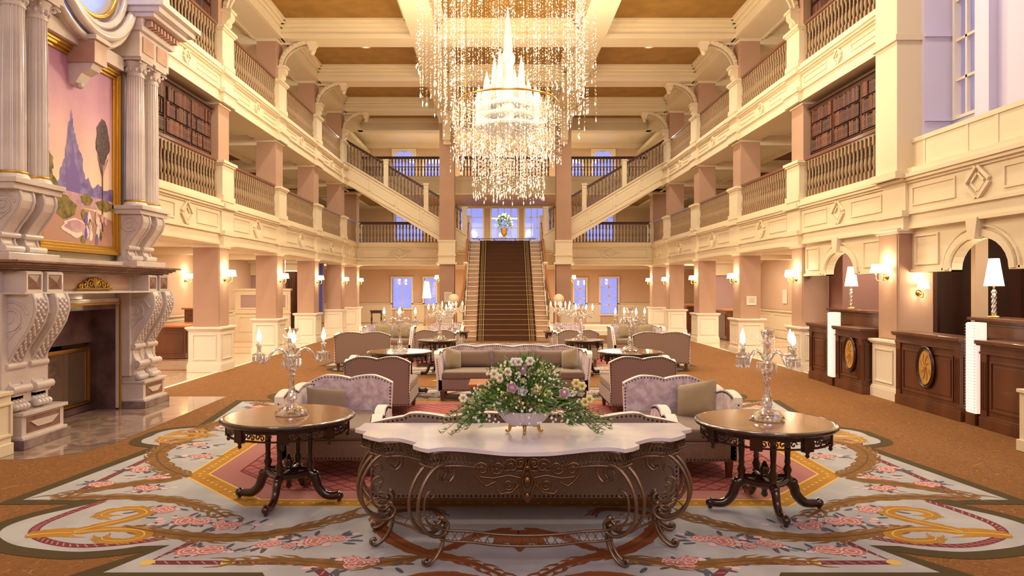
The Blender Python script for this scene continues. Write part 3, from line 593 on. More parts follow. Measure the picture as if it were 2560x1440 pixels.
# the two upper flights
for s, sd in ((-1,'fireplace'),(1,'reception')):
    xt, xb, yf, yr = 6.40, 1.50, 27.72, 29.25; sl = (Z3-Z2)/(xt-xb)
    t = tag(empty('upper_flight', (0,0,0)), 'sloping upper flight of stairs with cream panelled side, %s side' % sd, 'staircase', 'upper flights')
    def Lz(x): return Z2+(x-xb)*sl
    m = MB(); m.prism([(s*xt,Lz(xt)-.72),(s*xt,Lz(xt)+.16),(s*xb,Lz(xb)+.16),(s*xb,Lz(xb)-.45),(s*(xb+.5),Lz(xb)-.45)],'y',yf,yf+.12)
    m.prism([(s*xt,Lz(xt)+.12),(s*xt,Lz(xt)+.18),(s*xb,Lz(xb)+.18),(s*xb,Lz(xb)+.12)],'y',yf-.05,yf+.14)
    m.prism([(s*xt,Lz(xt)-.72),(s*xt,Lz(xt)-.64),(s*xb,Lz(xb)-.40),(s*xb,Lz(xb)-.46)],'y',yf-.04,yf)
    for k in range(4):
        xa, xc = xb+.9+k*1.0, xb+1.8+k*1.0
        for (p, q) in (((xa,-.45),(xc,-.45)),((xa,-.02),(xc,-.02))): m.prism([(s*p[0],Lz(p[0])+p[1]),(s*q[0],Lz(q[0])+q[1]),(s*q[0],Lz(q[0])+q[1]+.03),(s*p[0],Lz(p[0])+p[1]+.03)],'y',yf-.02,yf)
        for x in (xa, xc): m.prism([(s*x,Lz(x)-.45),(s*x,Lz(x)+.01),(s*(x+.03),Lz(x)+.01),(s*(x+.03),Lz(x)-.45)],'y',yf-.02,yf)
    m.build('side_panel', ['cream'], t)
    m = MB(); n = 17
    for k in range(n): x0 = xb+(xt-xb)*k/n; m.box(s*x0,s*(x0+(xt-xb)/n+.02),yf+.12,yr,Lz(x0)-.25,Lz(x0)+(Z3-Z2)/n)
    m.build('steps', ['stone_step'], t)
    m = MB(); m.prism([(s*xt,Lz(xt)-.70),(s*xt,Lz(xt)-.6),(s*xb,Lz(xb)-.38),(s*xb,Lz(xb)-.44)],'y',yf+.1,yr); m.build('soffit', ['cream'], t)
    for k, x in enumerate((4.75,3.15,1.62)):
        p = (MB().box(-.09,.09,-.09,.09,-.05,1.02).box(-.115,.115,-.115,.115,1.02,1.08).box(-.105,.105,-.105,.105,.9,.94).build('newel_post', ['cream'], t, .004, loc=(s*x,yf+.07,Lz(x)+.14)))
    for k, (xa, xc) in enumerate(((6.36,4.86),(4.64,3.26),(3.04,1.73))):
        a, c = (s*xa,yf+.07,Lz(xa)+.16), (s*xc,yf+.07,Lz(xc)+.16)
        if s > 0: a, c = c, a
        railing(a, c, 0, 'dark sloping balustrade on the upper flight, %s side, %s run' % (sd, ('top','middle','lowest')[k]), 'sloping balustrades of the upper flights', True, step=.13, mid=False, parent=t)
# ================================================================ FIREPLACE
t = tag(empty('fireplace', (-6.0,9.54,0)), 'huge carved white marble fireplace with scroll brackets, paired columns and mantel', 'fireplace')
OX, OY = -6.0, 9.54
def fp(m, name, mats, bev=0, par=None):
    m.v = [(v[0]-OX, v[1]-OY, v[2]) for v in m.v]; return m.build(name, mats, par or t, bev)
FX = -6.05
m = MB(); 
m.box(-6.12,FX,7.70,8.5,.02,1.78); m.box(-6.12,FX,10.56,11.36,.02,1.78); m.box(-6.12,FX,8.5,10.56,1.6,1.78)
m.box(FX,-5.80,7.75,8.55,.5,1.78); m.box(FX,-5.84,10.52,11.30,.5,1.78); m.box(FX,FX+.06,8.5,8.56,.02,1.68); m.box(FX,FX+.06,10.5,10.6,.02,1.68)
m.box(FX,FX+.06,8.5,10.56,1.60,1.68)
fp(m,'surround',['marble_white'],.006)
for (a, b2) in ((7.90,8.66),(10.60,11.27)):
    m = MB()
    m.box(FX,-5.68,a,b2,.13,.40,0); m.box(FX,-5.64,a-.03,b2+.03,.38,.42,0); m.box(FX,-5.65,a-.03,b2+.03,.10,.14,0); m.box(FX,-5.62,a-.05,b2+.05,.004,.11,1)
    m.box(-5.69,-5.672,a+.08,b2-.08,.17,.35,2); m.prism([(a+.12,.30),(b2-.12,.30),(b2-.25,.22),(a+.25,.22)],'x',-5.68,-5.66,0)
    fp(m,'plinth',['marble_white','marble_grey','marble_rust'],.004)
SPROF = [(0,1.77),(.50,1.77),(.53,1.70),(.54,1.58),(.50,1.44),(.42,1.30),(.32,1.15),(.25,1.02),(.22,.94),(.20,.86),(.22,.78),(.27,.70),(.30,.62),(.30,.60),(0,.60)]
def sbracket(y0, y1, z0, k, top, big):
    """one scroll bracket: outline, relief band on the front, volutes, rolls and paw"""
    m = MB(); P = [(d*k, (z-.60)) for d, z in SPROF]; sc = (top-z0)/1.17
    P = [(FX+d, z0+z*sc) for d, z in P]
    m.prism(P,'y',y0,y1); 
    fr = [p for p in P[2:9]]
    for yy in (y0+.02, y1-.02): m.tube([(p[0]+.008, yy, p[1]) for p in P[1:13]], .016, 6)
    if big:
        for j in range(2): 
            for q in range(22):
                u = q/21*5.8; i = int(min(u,5)); f = u-i; p0, p1 = P[2+i], P[3+i]
                m.ball((p0[0]*(1-f)+p1[0]*f+.004, y0+(y1-y0)*(.34+.32*j)+(.02 if q%2 else -.02), p0[1]*(1-f)+p1[1]*f), .026, 6, 4)
    for yy in (y0-.004, y1+.004):                       # volute spirals on the two sides
        sp = [(FX+k*.27+(.21*k)*(1-q/26)*cos(q*.55+.2), yy, z0+(1.17-.28)*sc+(.21*sc)*(1-q/26)*sin(q*.55+.2)) for q in range(24)]
        m.tube(sp, .014*(.8+k*.2), 5)
        m.tube([(FX+.02+k*.1, yy, z0+.08*sc), (FX+k*.12, yy, z0+.35*sc), (FX+k*.2, yy, z0+.6*sc), (FX+k*.4, yy, z0+.8*sc)], .012, 5)
    for (d, z, r) in ((.24,.34,.042),(.30,.08,.05)):
        m.tube([(FX+d*k, y0-.03, z0+z*sc),(FX+d*k, y1+.03, z0+z*sc)], r*(.6+.4*sc), 10)
    fp(m,'scroll_bracket',['marble_white'])
for (a, b2) in ((7.85,8.10),(8.24,8.50),(10.58,10.83),(10.96,11.22)):
    sbracket(a, b2, .60, 1, 1.775, True)
    m = MB(); m.box(FX,-5.80,a,b2,.42,.60)
    for q in range(4): yy = a+(q+.5)*(b2-a)/4; m.ball((-5.76,yy,.475),.045,8,6,sx=1.5); m.ball((-5.82,yy,.52),.045,8,6,sx=1.6)
    fp(m,'lion_paw',['marble_white'])
m = MB()
m.box(-6.12,-5.84,7.75,11.33,1.775,2.03,0)
for (a, b2) in ((7.84,8.12),(8.20,8.50),(10.58,10.84),(10.92,11.20)):
    m.box(-5.84,-5.60,a,b2,1.775,2.03,0); m.frame('x',-5.60,-5.585,a,b2,1.79,2.02,.025,0)
    c0 = ((a+b2)/2, 1.905)
    for (p, q) in (((a+.03,1.82),(b2-.03,1.82)),((b2-.03,1.82),(b2-.03,1.99)),((b2-.03,1.99),(a+.03,1.99)),((a+.03,1.99),(a+.03,1.82))):
        m._add([(-5.598,p[0],p[1]),(-5.598,q[0],q[1]),(-5.57,c0[0],c0[1])],[(0,1,2)],False,2)
m.box(-5.84,-5.825,8.58,10.5,1.81,2.0,1); m.box(-6.05,-5.56,7.78,11.28,1.765,1.79,0)
fp(m,'frieze',['marble_white','marble_tan','marble_rust'])
m = MB()
for (d, z0, z1) in ((.36,2.02,2.045),(.42,2.045,2.07),(.46,2.07,2.09),(.50,2.09,2.12),(.56,2.12,2.15)): m.box(-6.12,FX+d,9.54-1.42-d,9.54+1.36+d,z0,z1)
fp(m,'mantel_shelf',['marble_rust'],.006)
m = MB(); n = 9
for s in (-1,1):
    for (r, cy, cz, ph) in ((.07,.10,1.90,0),(.055,.22,1.875,1),(.045,.33,1.86,2)):
        m.tube([(-5.80, 9.54+s*(cy+r*(1-q/18)*cos(q*.5+ph)), cz+r*(1-q/18)*sin(q*.5+ph)) for q in range(16)], .014, 6)
    m.tube([(-5.80,9.54,1.82),(-5.80,9.54+s*.2,1.825),(-5.80,9.54+s*.42,1.815)],.016,6)
for q in range(-3,4): m.tube([(-5.80,9.54,1.84),(-5.78,9.54+q*.025,1.93),(-5.79,9.54+q*.045,1.985-abs(q)*.01)],.011,6)
fp(m,'gilt_mount',['gold_leaf'])
m = MB(); m.box(-6.50,FX,10.56,10.50,.004,1.60,0); m.box(-6.50,FX,8.5,8.56,.004,1.60,0); m.box(-6.50,FX,8.56,10.5,1.52,1.60,0); m.box(-6.56,-6.40,8.56,10.5,1.02,1.52,0)
m.box(-6.60,-6.40,8.56,10.5,.004,.10,0); m.box(-6.90,-6.50,8.56,10.5,0,.01,1); m.box(-6.92,-6.9,8.5,10.56,0,1.6,1)
fp(m,'firebox',['marble_purple','soot'])
m = MB(); m.frame('x',-6.0,-5.965,8.53,10.53,-.03,1.62,.03); fp(m,'brass_edge',['gold_leaf'],.006)
m = MB(); m.frame('x',-6.42,-6.37,8.62,10.42,.12,.96,.035,0); m.frame('x',-6.40,-6.38,8.66,10.38,.16,.92,.012,0)
d = fp(m,'door_frame',['brass']); m = MB().box(-6.41,-6.405,8.65,10.39,.15,.93); fp(m,'glass_door',['door_glass'],par=d)
# upper stage
m = MB(); m.box(-6.12,-5.70,7.72,8.62,2.15,2.24); m.box(-6.12,-5.70,10.46,11.36,2.15,2.24); m.box(-6.12,-5.90,8.6,10.5,2.15,2.22)
m.box(-6.12,-6.02,7.76,8.60,2.24,3.0); m.box(-6.12,-6.02,10.62,11.32,2.24,3.0)
m.box(-6.12,-5.66,7.74,8.60,2.95,3.02); m.box(-6.12,-5.62,7.72,8.62,3.02,3.08); m.box(-6.12,-5.66,10.48,11.34,2.95,3.02); m.box(-6.12,-5.62,10.46,11.36,3.02,3.08)
m.box(-6.12,-6.0,7.72,8.66,3.08,5.36); m.box(-6.12,-6.0,10.68,11.38,3.08,5.36)
fp(m,'overmantel',['marble_white'],.006)
for yc in (7.98,8.38,10.68,11.12): 
    sbracket(yc-.13, yc+.13, 2.24, .70, 2.95, False)
    m = MB(); fl = 20; pr = []
    m.lathe([(.175,3.08),(.175,3.10),(.165,3.125),(.15,3.14)],(-5.84,yc,0),20,1); m.lathe([(.15,3.14),(.158,3.155),(.15,3.17)],(-5.84,yc,0),20,2)
    vs = []; 
    for z, r in ((3.17,.135),(3.9,.133),(4.6,.126),(5.06,.118)):
        for q in range(fl*4): a = 2*PI*q/(fl*4); rr = r*(1-.10*(q%4 in (1,2))); vs.append((-5.84+rr*cos(a), yc+rr*sin(a), z))
    N = fl*4; m._add(vs,[(j*N+q,j*N+(q+1)%N,(j+1)*N+(q+1)%N,(j+1)*N+q) for j in range(3) for q in range(N)],False,0)
    c = fp(m,'fluted_column',['marble_white','marble_white','gold_leaf'])
    m = MB(); m.lathe([(.12,5.05),(.135,5.07),(.12,5.09),(.125,5.12),(.15,5.24),(.17,5.27)],(-5.84,yc,0),16); m.box(-6.02,-5.66,yc-.18,yc+.18,5.28,5.32)
    for sx in (-1,1):
        for sy in (-1,1): m.tube([(-5.84+sx*(.13+.045*(1-q/14)*cos(q*.6)), yc+sy*(.13+.045*(1-q/14)*cos(q*.6)), 5.22+.05*(1-q/14)*sin(q*.6)) for q in range(13)],.017,6)
    for q in range(12): a = 2*PI*q/12; m.ball((-5.84+.135*cos(a),yc+.135*sin(a),5.15),.026,6,4,sz=1.6)
    fp(m,'capital',['marble_white'],par=c)
m = MB()
for (a, b2) in ((7.74,8.64),(10.46,11.38)):
    m.box(-6.12,-5.66,a,b2,5.32,5.72,0); m.box(-5.66,-5.645,a+.08,(a+b2)/2-.05,5.40,5.64,1); m.box(-5.66,-5.645,(a+b2)/2+.05,b2-.08,5.40,5.64,1)
    m.box(-6.12,-5.60,a-.05,b2+.05,5.70,5.76,0)
    for q in range(9): yy = a+(q+.3)*(b2-a)/9; m.box(-5.62,-5.50,yy,yy+.055,5.78,5.86,1)
    m.box(-6.12,-5.60,a-.05,b2+.05,5.76,5.88,0); m.box(-6.12,-5.40,a-.10,b2+.10,5.88,5.94,0); m.box(-6.12,-5.30,a-.14,b2+.16,5.94,6.02,0); m.box(-6.12,-5.22,a-.18,b2+.20,6.02,6.10,0)
m.box(-6.12,-5.92,8.6,10.5,5.10,5.30,0)
fp(m,'entablature',['marble_white','marble_tan'],.005)
m = MB(); n = 40
for (rm, rt, xx, mi) in ((.98,.07,-5.74,0),(.84,.05,-5.80,0),(.72,.035,-5.86,1),(1.10,.05,-5.82,0)):
    m.tube([(xx,9.5+rm*cos(2*PI*q/n),6.32+rm*1.02*sin(2*PI*q/n)) for q in range(n+1)],rt,8,mi,cap=False)
vs = [(-5.78,9.5+r*cos(2*PI*q/n),6.32+r*1.02*sin(2*PI*q/n)) for r in (.98,) for q in range(n)]+[(-5.98,9.5+.66*cos(2*PI*q/n),6.32+.67*sin(2*PI*q/n)) for q in range(n)]
m._add(vs,[(q,(q+1)%n,n+(q+1)%n,n+q) for q in range(n)],True,0)
vs = [(-5.84,9.5+1.1*cos(2*PI*q/n),6.32+1.12*sin(2*PI*q/n)) for q in range(n)]+[(-6.12,9.5+1.2*cos(2*PI*q/n),6.32+1.2*sin(2*PI*q/n)) for q in range(n)]
m._add(vs,[(q,(q+1)%n,n+(q+1)%n,n+q) for q in range(n)],True,0)
for s in (-1,1):
    sw = [(-5.66,9.5+s*(1.0+.6*u),6.75-.95*u+.45*u*u) for u in [q/10 for q in range(11)]]
    m.tube(sw,lambda u: .16+.05*sin(PI*u),10,0); m.tube([(-5.50,9.5+s*(1.32+.16*(1-q/16)*cos(q*.5)),6.30+.16*(1-q/16)*sin(q*.5)) for q in range(15)],.05,8,0)
o = fp(m,'oculus_surround',['marble_white','gold_leaf'])
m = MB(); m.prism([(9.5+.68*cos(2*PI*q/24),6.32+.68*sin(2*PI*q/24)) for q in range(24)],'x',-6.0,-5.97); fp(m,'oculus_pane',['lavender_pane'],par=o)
m = MB(); m.box(-6.12,-5.70,9.36,9.66,4.88,5.20,1); m.box(-6.12,-5.66,9.33,9.69,5.18,5.24,0); m.prism([(-6.12,4.88),(-5.74,4.88),(-5.78,4.80),(-5.90,4.74),(-5.98,4.62),(-6.12,4.58)],'y',9.40,9.62,0); m.ball((-5.98,9.51,4.60),.05,8,6,0)
fp(m,'keystone',['marble_white','marble_tan'],.004)
# near panelled fender wall
m = MB(); m.box(-5.95,-5.66,5.9,7.70,.004,.66); m.box(-5.97,-5.63,5.9,7.70,.66,.70); m.box(-5.95,-5.63,5.9,7.70,.004,.13); m.frame('x',-5.66,-5.64,6.3,7.7,.2,.58,.03)
tag(m.build('panelled_fender',['cream_panel'],None,.004), 'low cream panelled fender wall beside the near foot of the fireplace', 'low wall')
m = MB(); m.box(5.62,5.95,5.9,7.87,.004,.66); m.box(5.59,5.97,5.9,7.88,.66,.70); m.box(5.59,5.95,5.9,7.88,.004,.13); m.frame('x',5.60,5.62,6.3,7.7,.2,.58,.03)
tag(m.build('panelled_fender',['cream_panel'],None,.004), 'low cream panelled wall end beside the nearest reception counter', 'low wall')
# painting
t = tag(empty('painting', (-6.06,9.66,2.32)), 'tall gilt-framed painting of a pink evening landscape above the mantel', 'painting')
PX, PY, PZ = -6.06, 9.66, 2.32
m = MB(); 
for (w, a, c) in ((.13,-.05,.01),(.09,-.03,.045),(.05,.0,.065)): m.frame('x',a,c,-.95,.93,0,2.78,w)
m.build('frame',['gold_leaf'],t,.004)
m = MB(); Wd, H = .86, 2.68
def q(y0,y1,z0,z1,mi): m._add([(-.02,y0,z0),(-.02,y1,z0),(-.02,y1,z1),(-.02,y0,z1)],[(0,1,2,3)],False,mi)
q(-Wd,Wd,.1,H,0)
def shp(pts, mi, d=1): m._add([(-.02+.0012*d+.00004*len(m.f),max(-.85,min(.85,a)),max(.1,c)) for a, c in pts],[tuple(range(len(pts)))],False,mi)
rp = random.Random(9)
def rough(P, amp=.02, k=5):
    out = []
    for (a,b2) in zip(P, P[1:]+P[:1]):
        for j in range(k): f = j/k; out.append((a[0]*(1-f)+b2[0]*f+rp.uniform(-amp,amp)*(j>0), a[1]*(1-f)+b2[1]*f+rp.uniform(-amp,amp)*(j>0)))
    return out
shp(rough([(-.5,.8),(-.44,1.1),(-.34,1.25),(-.28,1.6),(-.2,1.95),(-.13,1.7),(-.06,1.5),(.05,1.35),(.12,1.05),(.3,.95),(.45,.8)]),2,1)
shp(rough([(-.35,.8),(-.3,1.0),(-.22,1.2),(-.17,1.5),(-.1,1.2),(-.02,1.12),(.03,.8)],.012),5,2)
shp(rough([(-.05,.75),(.08,.98),(.2,1.08),(.3,.92),(.45,1.02),(.58,.94),(.86,1.0),(.86,.7),(-.05,.7)],.012),2,3)
shp([(-.86,.62),(.86,.66),(.86,.80),(-.86,.84)],4,4); shp([(-.86,.1),(.86,.1),(.86,.5),(.3,.62),(-.86,.66)],6,5)
def blob(cy, cz, ry, rz, mi, d): shp([(cy+ry*(1+.10*sin(5*a+cz*9)+rp.uniform(-.07,.07))*cos(a), cz+rz*(1+.1*cos(4*a)+rp.uniform(-.07,.07))*sin(a)) for a in [2*PI*k/40 for k in range(40)]],mi,d)
for (a,b2,c,d2,e) in ((-.76,.98,.16,.36,1),(-.62,.76,.22,.2,1),(-.78,1.38,.09,.16,3),(-.74,1.62,.07,.12,3),(-.80,1.85,.08,.14,3),(-.35,.60,.26,.15,1),(-.70,1.15,.12,.14,1),(.6,.72,.22,.08,1),(.15,.76,.14,.08,1)): blob(a,b2,c,d2,e,6)
shp([(.53,.3),(.56,.3),(.552,1.4),(.536,1.4)],3,7); blob(.55,1.66,.17,.30,3,7)
for (a,b2) in ((.42,1.44),(.47,1.48),(.63,1.46),(.68,1.42)): shp([(.54,1.12),(.552,1.15),(b2 and a+.008,b2),(a-.008,b2)],3,7)
blob(-.1,.34,.30,.12,7,8); blob(-.1,.36,.24,.08,4,9)
shp([(-.12,.10),(.86,.10),(.86,.30),(.5,.34),(.1,.2)],6,9)
for k in range(26): a, b2 = rp.uniform(.05,.7), rp.uniform(.16,.6)*1.0; blob(a,b2,rp.uniform(.02,.05),rp.uniform(.04,.10),rp.choice((2,5,7,8,8,7,1)),10)
m.build('canvas',['painted_sky','painted_leaf','painted_rock','painted_tree','painted_water','paint_3','paint_8','paint_9','paint_1'],t)
# ================================================================ BOOKCASES
BK = []
for k, (h, w) in enumerate(((.26,.05),(.23,.06),(.27,.045),(.24,.055))):
    m = MB(); m.box(-.09,.09,-w/2,w/2,0,h,0); m.box(-.094,.094,-w/2-.001,w/2+.001,h*.75,h*.79,1); m.box(-.094,.094,-w/2-.001,w/2+.001,h*.2,h*.23,1); m.box(-.085,.088,-w/2+.006,w/2-.006,h*.9,h+.002,2)
    BK.append((m.build('book',['book_'+'abcd'[k],'brass','paper']), w, h))
protos += [b3[0] for b3 in BK]
nb = 0; random.seed(3); rest = MB()
for s, sd in ((-1,'fireplace'),(1,'reception')):
    for lv, zb, zt in (('second', 4.72, 5.74),('third', 7.60, 8.62)):
        y0, y1 = 11.9, 15.13; X = 6.52
        t = tag(empty('bookcase', (s*(X+.15),(y0+y1)/2,zb)), 'dark walnut bookcase behind the %s-storey balustrade on the %s side' % (lv, sd), 'bookcase', 'wall bookcases')
        m = MB(); ym = (y0+y1)/2
        m.box(s*(.12),s*.16,y0-ym,y1-ym,0,zt-zb); m.box(s*-.15,s*.16,y0-ym,y1-ym,0,.04); m.box(s*-.15,s*.16,y0-ym,y0-ym+.05,0,zt-zb); m.box(s*-.15,s*.16,y1-ym-.05,y1-ym,0,zt-zb)
        m.box(s*-.17,s*.16,y0-ym,y1-ym,zt-zb-.12,zt-zb); m.box(s*-.21,s*.16,y0-ym-.03,y1-ym+.03,zt-zb-.03,zt-zb+.02); m.build('carcase',['bookcase_wood'],t)
        dv = [y0+.05,13.02,14.10,y1-.05]
        for d in (13.02,14.10): MB().box(s*-.16,s*.12,-.035,.035,0,zt-zb-.1).build('divider',['bookcase_wood'],t,loc=(0,d-ym,0))
        for r_ in range(1,3): MB().box(s*-.14,s*.12,y0-ym+.05,y1-ym-.05,-.012,.012).build('shelf',['bookcase_wood'],t,loc=(0,0,.04+r_*.30))
        struct(MB().box(s*(X+.02),s*(X+.35),y0-.05,y1+.05,zb-1.0,zb-.002).frame('x',s*(X),s*(X+.02),y0+.1,y1-.1,zb-.85,zb-.15,.04).build('wall_'+('left' if s<0 else 'right')+'_dado',['dark_wood_wall']))  # dado wood darkened to stand in for gallery shade behind the balusters
        struct(MB().box(s*(X+.32),s*(X+.36),y0-.05,y1+.05,zb,zt+.15).build('wall_'+('left' if s<0 else 'right')+'_niche',['dark_wood_wall']))
        for c3 in range(3):
            for r_ in range(3):
                y = dv[c3]+.04; e = dv[c3+1]-.04; z = zb+.04+r_*.30+(.012 if r_ else 0)
                while True:
                    b3, w, h = random.choice(BK)
                    if y+w > e: break
                    if random.random() < .05: y += .05; continue
                    if lv == 'second' and nb < 300 and (y > 12.1):
                        o = inst(b3, None, (s*(X+.06), y+w/2, z)); nb += 1
                        tag(o, 'leather book on the %s shelf of the %s side lower bookcase, %s compartment' % (('bottom','middle','top')[r_], sd, ('near','centre','far')[c3]), 'book', 'books on the %s shelf, %s side, %s compartment' % (('bottom','middle','top')[r_], sd, ('near','centre','far')[c3]))
                    else: rest.box(s*(X-.03),s*(X+.15),y+.002,y+w-.002,z,z+min(h,.24),random.randint(0,3))
                    y += w+.002
tag(rest.build('books',['book_a','book_b','book_c','book_d']), 'rows of dark leather books filling the upper bookcases', 'books', kind='stuff')
# ================================================================ SEATS
def scal(u, n, H, d=.06, e=.9): return H-d+d*abs(sin(PI*n*u))**e
def seat(name, cat, loc, rz, Wd, D, n, aL, aR, label, group=None, H=.85, sofa=False, flare=.06, fine=True):
    t = tag(empty(name, (loc[0],loc[1],.0062), rz), label, cat, group); hw = Wd/2; th = .085
    # back panel: front face floral, rear face taupe, scalloped top
    N = 12*n; m = MB(); top = []
    for k in range(N+1):
        u = k/N; z = scal(u, n, H)
        if n == 2: z = H-.075+.05*min(1,abs(sin(PI*u))*1.6)+.035*abs(sin(2*PI*u))**.8-.0
        if n == 4: z = H-.075+.045*min(1,abs(sin(PI*u))*2.2)+.035*abs(sin(4*PI*u))*(1 if .12<u<.88 else .5)-.01
        top.append((-hw+Wd*u, z))
    tap = .03 if not sofa else 0
    P = [(-hw+tap,.17)]+top+[(hw-tap,.17)]
    m.prism(P,'y',-th,0,2,(0,1)); bk = m.build('backrest',['floral','taupe','piping'],t)
    m = MB(); sp = .036 if fine else .06
    def studs(path, off):
        L = 0; nxt = 0
        for a, b2 in zip(path[:-1], path[1:]):
            a = Vector(a); b2 = Vector(b2); l = (b2-a).length
            while nxt <= L+l: p = a+(b2-a)*((nxt-L)/l if l else 0); m.octa(tuple(p+Vector(off)), .0105 if fine else .013, .0105 if fine else .013); nxt += sp
            L += l
    ed = [(x,0,z-.022) for x, z in top]
    studs(ed, (0,.002,0)); studs([(x,-th-.002,z) for x, _, z in ed], (0,0,0))
    for s in (-1,1): studs([(s*(hw-.022),0,.2),(s*(hw-.022),0,top[0][1]-.03)],(0,.002,0)); studs([(s*(hw-.022),-th,.36),(s*(hw-.022),-th,top[0][1]-.03)],(0,-.002,0))
    m.build('nailhead_trim',['stud'],bk)
    for s, on in ((-1,aL),(1,aR)):
        if not on: continue
        a = MB(); ap = []; K = 24
        for k in range(K+1):
            u = k/K; y = -.02-(D-.10)*u; z = top[0][1]-.02-.02*u+.045*abs(sin(PI*2*u*1.0))**.8+(.03*u*u)
            ap.append((y,z))
        poly = [(-.02,.17)]+ap+[(-D+.06,ap[-1][1]-.05),(-D+.01,.36),(-D+.01,.17)]
        x0, x1 = s*(hw-th), s*hw
        def fl(p): return (p[0]+s*flare*max(0,(p[2]-.3)/.5)*min(1,-p[1]*2), p[1], p[2])
        a.prism(poly,'x',x0,x1,2,(0,1)); a.v = [fl(v) for v in a.v]
        ar = a.build('armrest',['floral','taupe','piping'],t)
        m = MB(); studs([fl((x0-s*.003,y,z-.022)) for y, z in ap],(0,0,0)); studs([fl((x1+s*.003,y,z-.022)) for y, z in ap],(0,0,0))
        studs([fl((s*(hw-.04),-D+.008,.2)),fl((s*(hw-.04),-D+.008,.36)),fl((s*(hw-.04),-D+.055,ap[-1][1]-.06))],(0,-.006,0))
        m.build('nailhead_trim',['stud'],ar)
    m = MB(); studs([(-hw+.03,-D+.0,.185),(hw-.03,-D,.185)],(0,-.0,0)); studs([(-hw+.03,0,.185),(hw-.03,0,.185)],(0,.002,0))
    for s, on in ((-1,aL),(1,aR)):
        if not on: studs([(s*hw,-D+.05,.185),(s*hw,-.05,.185)],(s*.002,0,0))
    m.build('nailhead_trim',['stud'],t)
    MB().box(-hw+.012,hw-.012,-D+.01,-.02,.16,.35).build('seat_frame',['taupe'],t,.012)
    nc = 1 if Wd < 1.5 else 3; x0 = -hw+(th if aL else .01); x1 = hw-(th if aR else .01)
    for k in range(nc):
        a, b2 = x0+(x1-x0)*k/nc, x0+(x1-x0)*(k+1)/nc
        MB().box(a+.006,b2-.006,-D+.0,-th-.005,.352,.475).build('seat_cushion',['taupe_seat'],t,.03,3)
    for sx in (-1,1):
        for sy in (-D+.07,-.08):
            MB().prism([(-.022,0),(.022,0),(.035,.16),(-.035,.16)],'y',-.028,.028).build('leg',['walnut'],t,loc=(sx*(hw-.08),sy,.001))
    return t
def pillow(name, loc, rot, w, h, th, mt, label, cat='pillow', group=None):
    m = MB(); n = 14
    for sgn in (1,-1):
        vs = []
        for j in range(n+1):
            for i in range(n+1):
                u, v = -1+2*i/n, -1+2*j/n; q = max(0,(1-u**4)*(1-v**4))**.5; pin = 1-.07*(1-abs(u))*abs(v)**3-.0
                vs.append((u*w/2*(1-.06*(1-v*v)*0-.06*(abs(u)**3)*(1-v*v)), sgn*th/2*q, v*h/2*(1-.06*(abs(v)**3)*(1-u*u))))
        m._add(vs,[(j*(n+1)+i,j*(n+1)+i+1,(j+1)*(n+1)+i+1,(j+1)*(n+1)+i) for j in range(n) for i in range(n)],True)
    o = m.build(name,[mt],None,loc=loc); o.rotation_euler = rot; tag(o,label,cat,group); return o
G = 'taupe nail-studded seats with scalloped backs'
seat('settee','sofa',(-.06,5.52,0),PI,2.45,.92,4,True,True,'long taupe settee with scalloped nail-studded back, backed against the iron console table',sofa=True)
seat('corner_chair','armchair',(-1.93,7.85,0),.0,.95,1.12,2,True,False,'pale floral one-armed chair beside the round table nearest the fireplace')
seat('corner_chair','armchair',(-1.98,9.80,0),PI,.94,1.12,2,False,True,'taupe-backed one-armed chair standing back to back with the floral chair, fireplace side')
seat('corner_chair','armchair',(1.58,7.80,0),0,.93,1.12,2,False,True,'pale floral one-armed chair beside the round table on the reception side')
seat('corner_chair','armchair',(1.77,9.80,0),PI,.95,1.12,2,True,False,'taupe-backed one-armed chair standing back to back with the floral chair, reception side')
seat('settee','sofa',(-.03,12.12,0),0,2.46,.92,4,True,True,'long pale floral settee with three back cushions facing the bouquet',sofa=True)
seat('loveseat','sofa',(-3.24,15.2,0),PI+.08,1.22,1.1,2,False,True,'wide taupe-backed seat alone on the orange carpet, fireplace side',fine=False)
seat('loveseat','sofa',(3.29,15.2,0),PI-.08,1.24,1.1,2,True,False,'wide taupe-backed seat alone on the orange carpet, reception side',fine=False)
seat('loveseat','sofa',(-3.18,19.0,0),0,1.32,1.0,2,True,True,'floral loveseat with khaki cushions beyond the rear round table, fireplace side',fine=False)
seat('loveseat','sofa',(3.36,19.0,0),0,1.32,1.0,2,True,True,'floral loveseat with khaki cushions beyond the rear round table, reception side',fine=False)
seat('corner_chair','armchair',(-1.73,15.95,0),PI,.95,1.05,2,True,False,'small taupe-backed chair behind the little side table, fireplace side of the stairs',fine=False)
seat('corner_chair','armchair',(1.56,15.95,0),PI,.95,1.05,2,False,True,'small taupe-backed chair behind the little side table, reception side of the stairs',fine=False)
seat('corner_chair','armchair',(-1.70,19.0,0),0,.95,1.05,2,False,True,'floral chair near the foot of the stairs, fireplace side',fine=False)
seat('corner_chair','armchair',(1.60,19.0,0),0,.95,1.05,2,True,False,'floral chair near the foot of the stairs, reception side',fine=False)
for k, x in enumerate((-.74,-.03,.68)): pillow('back_cushion',(x,11.91,.625),(R(-12),0,0),.70,.29,.17,'taupe_seat','taupe back cushion on the facing long settee, %s' % ('fireplace end','in the middle','reception end')[k],'cushion','back cushions of the facing settee')
pillow('throw_pillow',(-1.03,11.72,.63),(R(-14),R(16),R(52)),.36,.36,.15,'khaki','square khaki pillow tucked in the fireplace-side corner of the facing settee')
pillow('throw_pillow',(.93,11.70,.63),(R(-14),R(-16),R(-50)),.36,.36,.15,'khaki','square khaki pillow tucked in the reception-side corner of the facing settee')
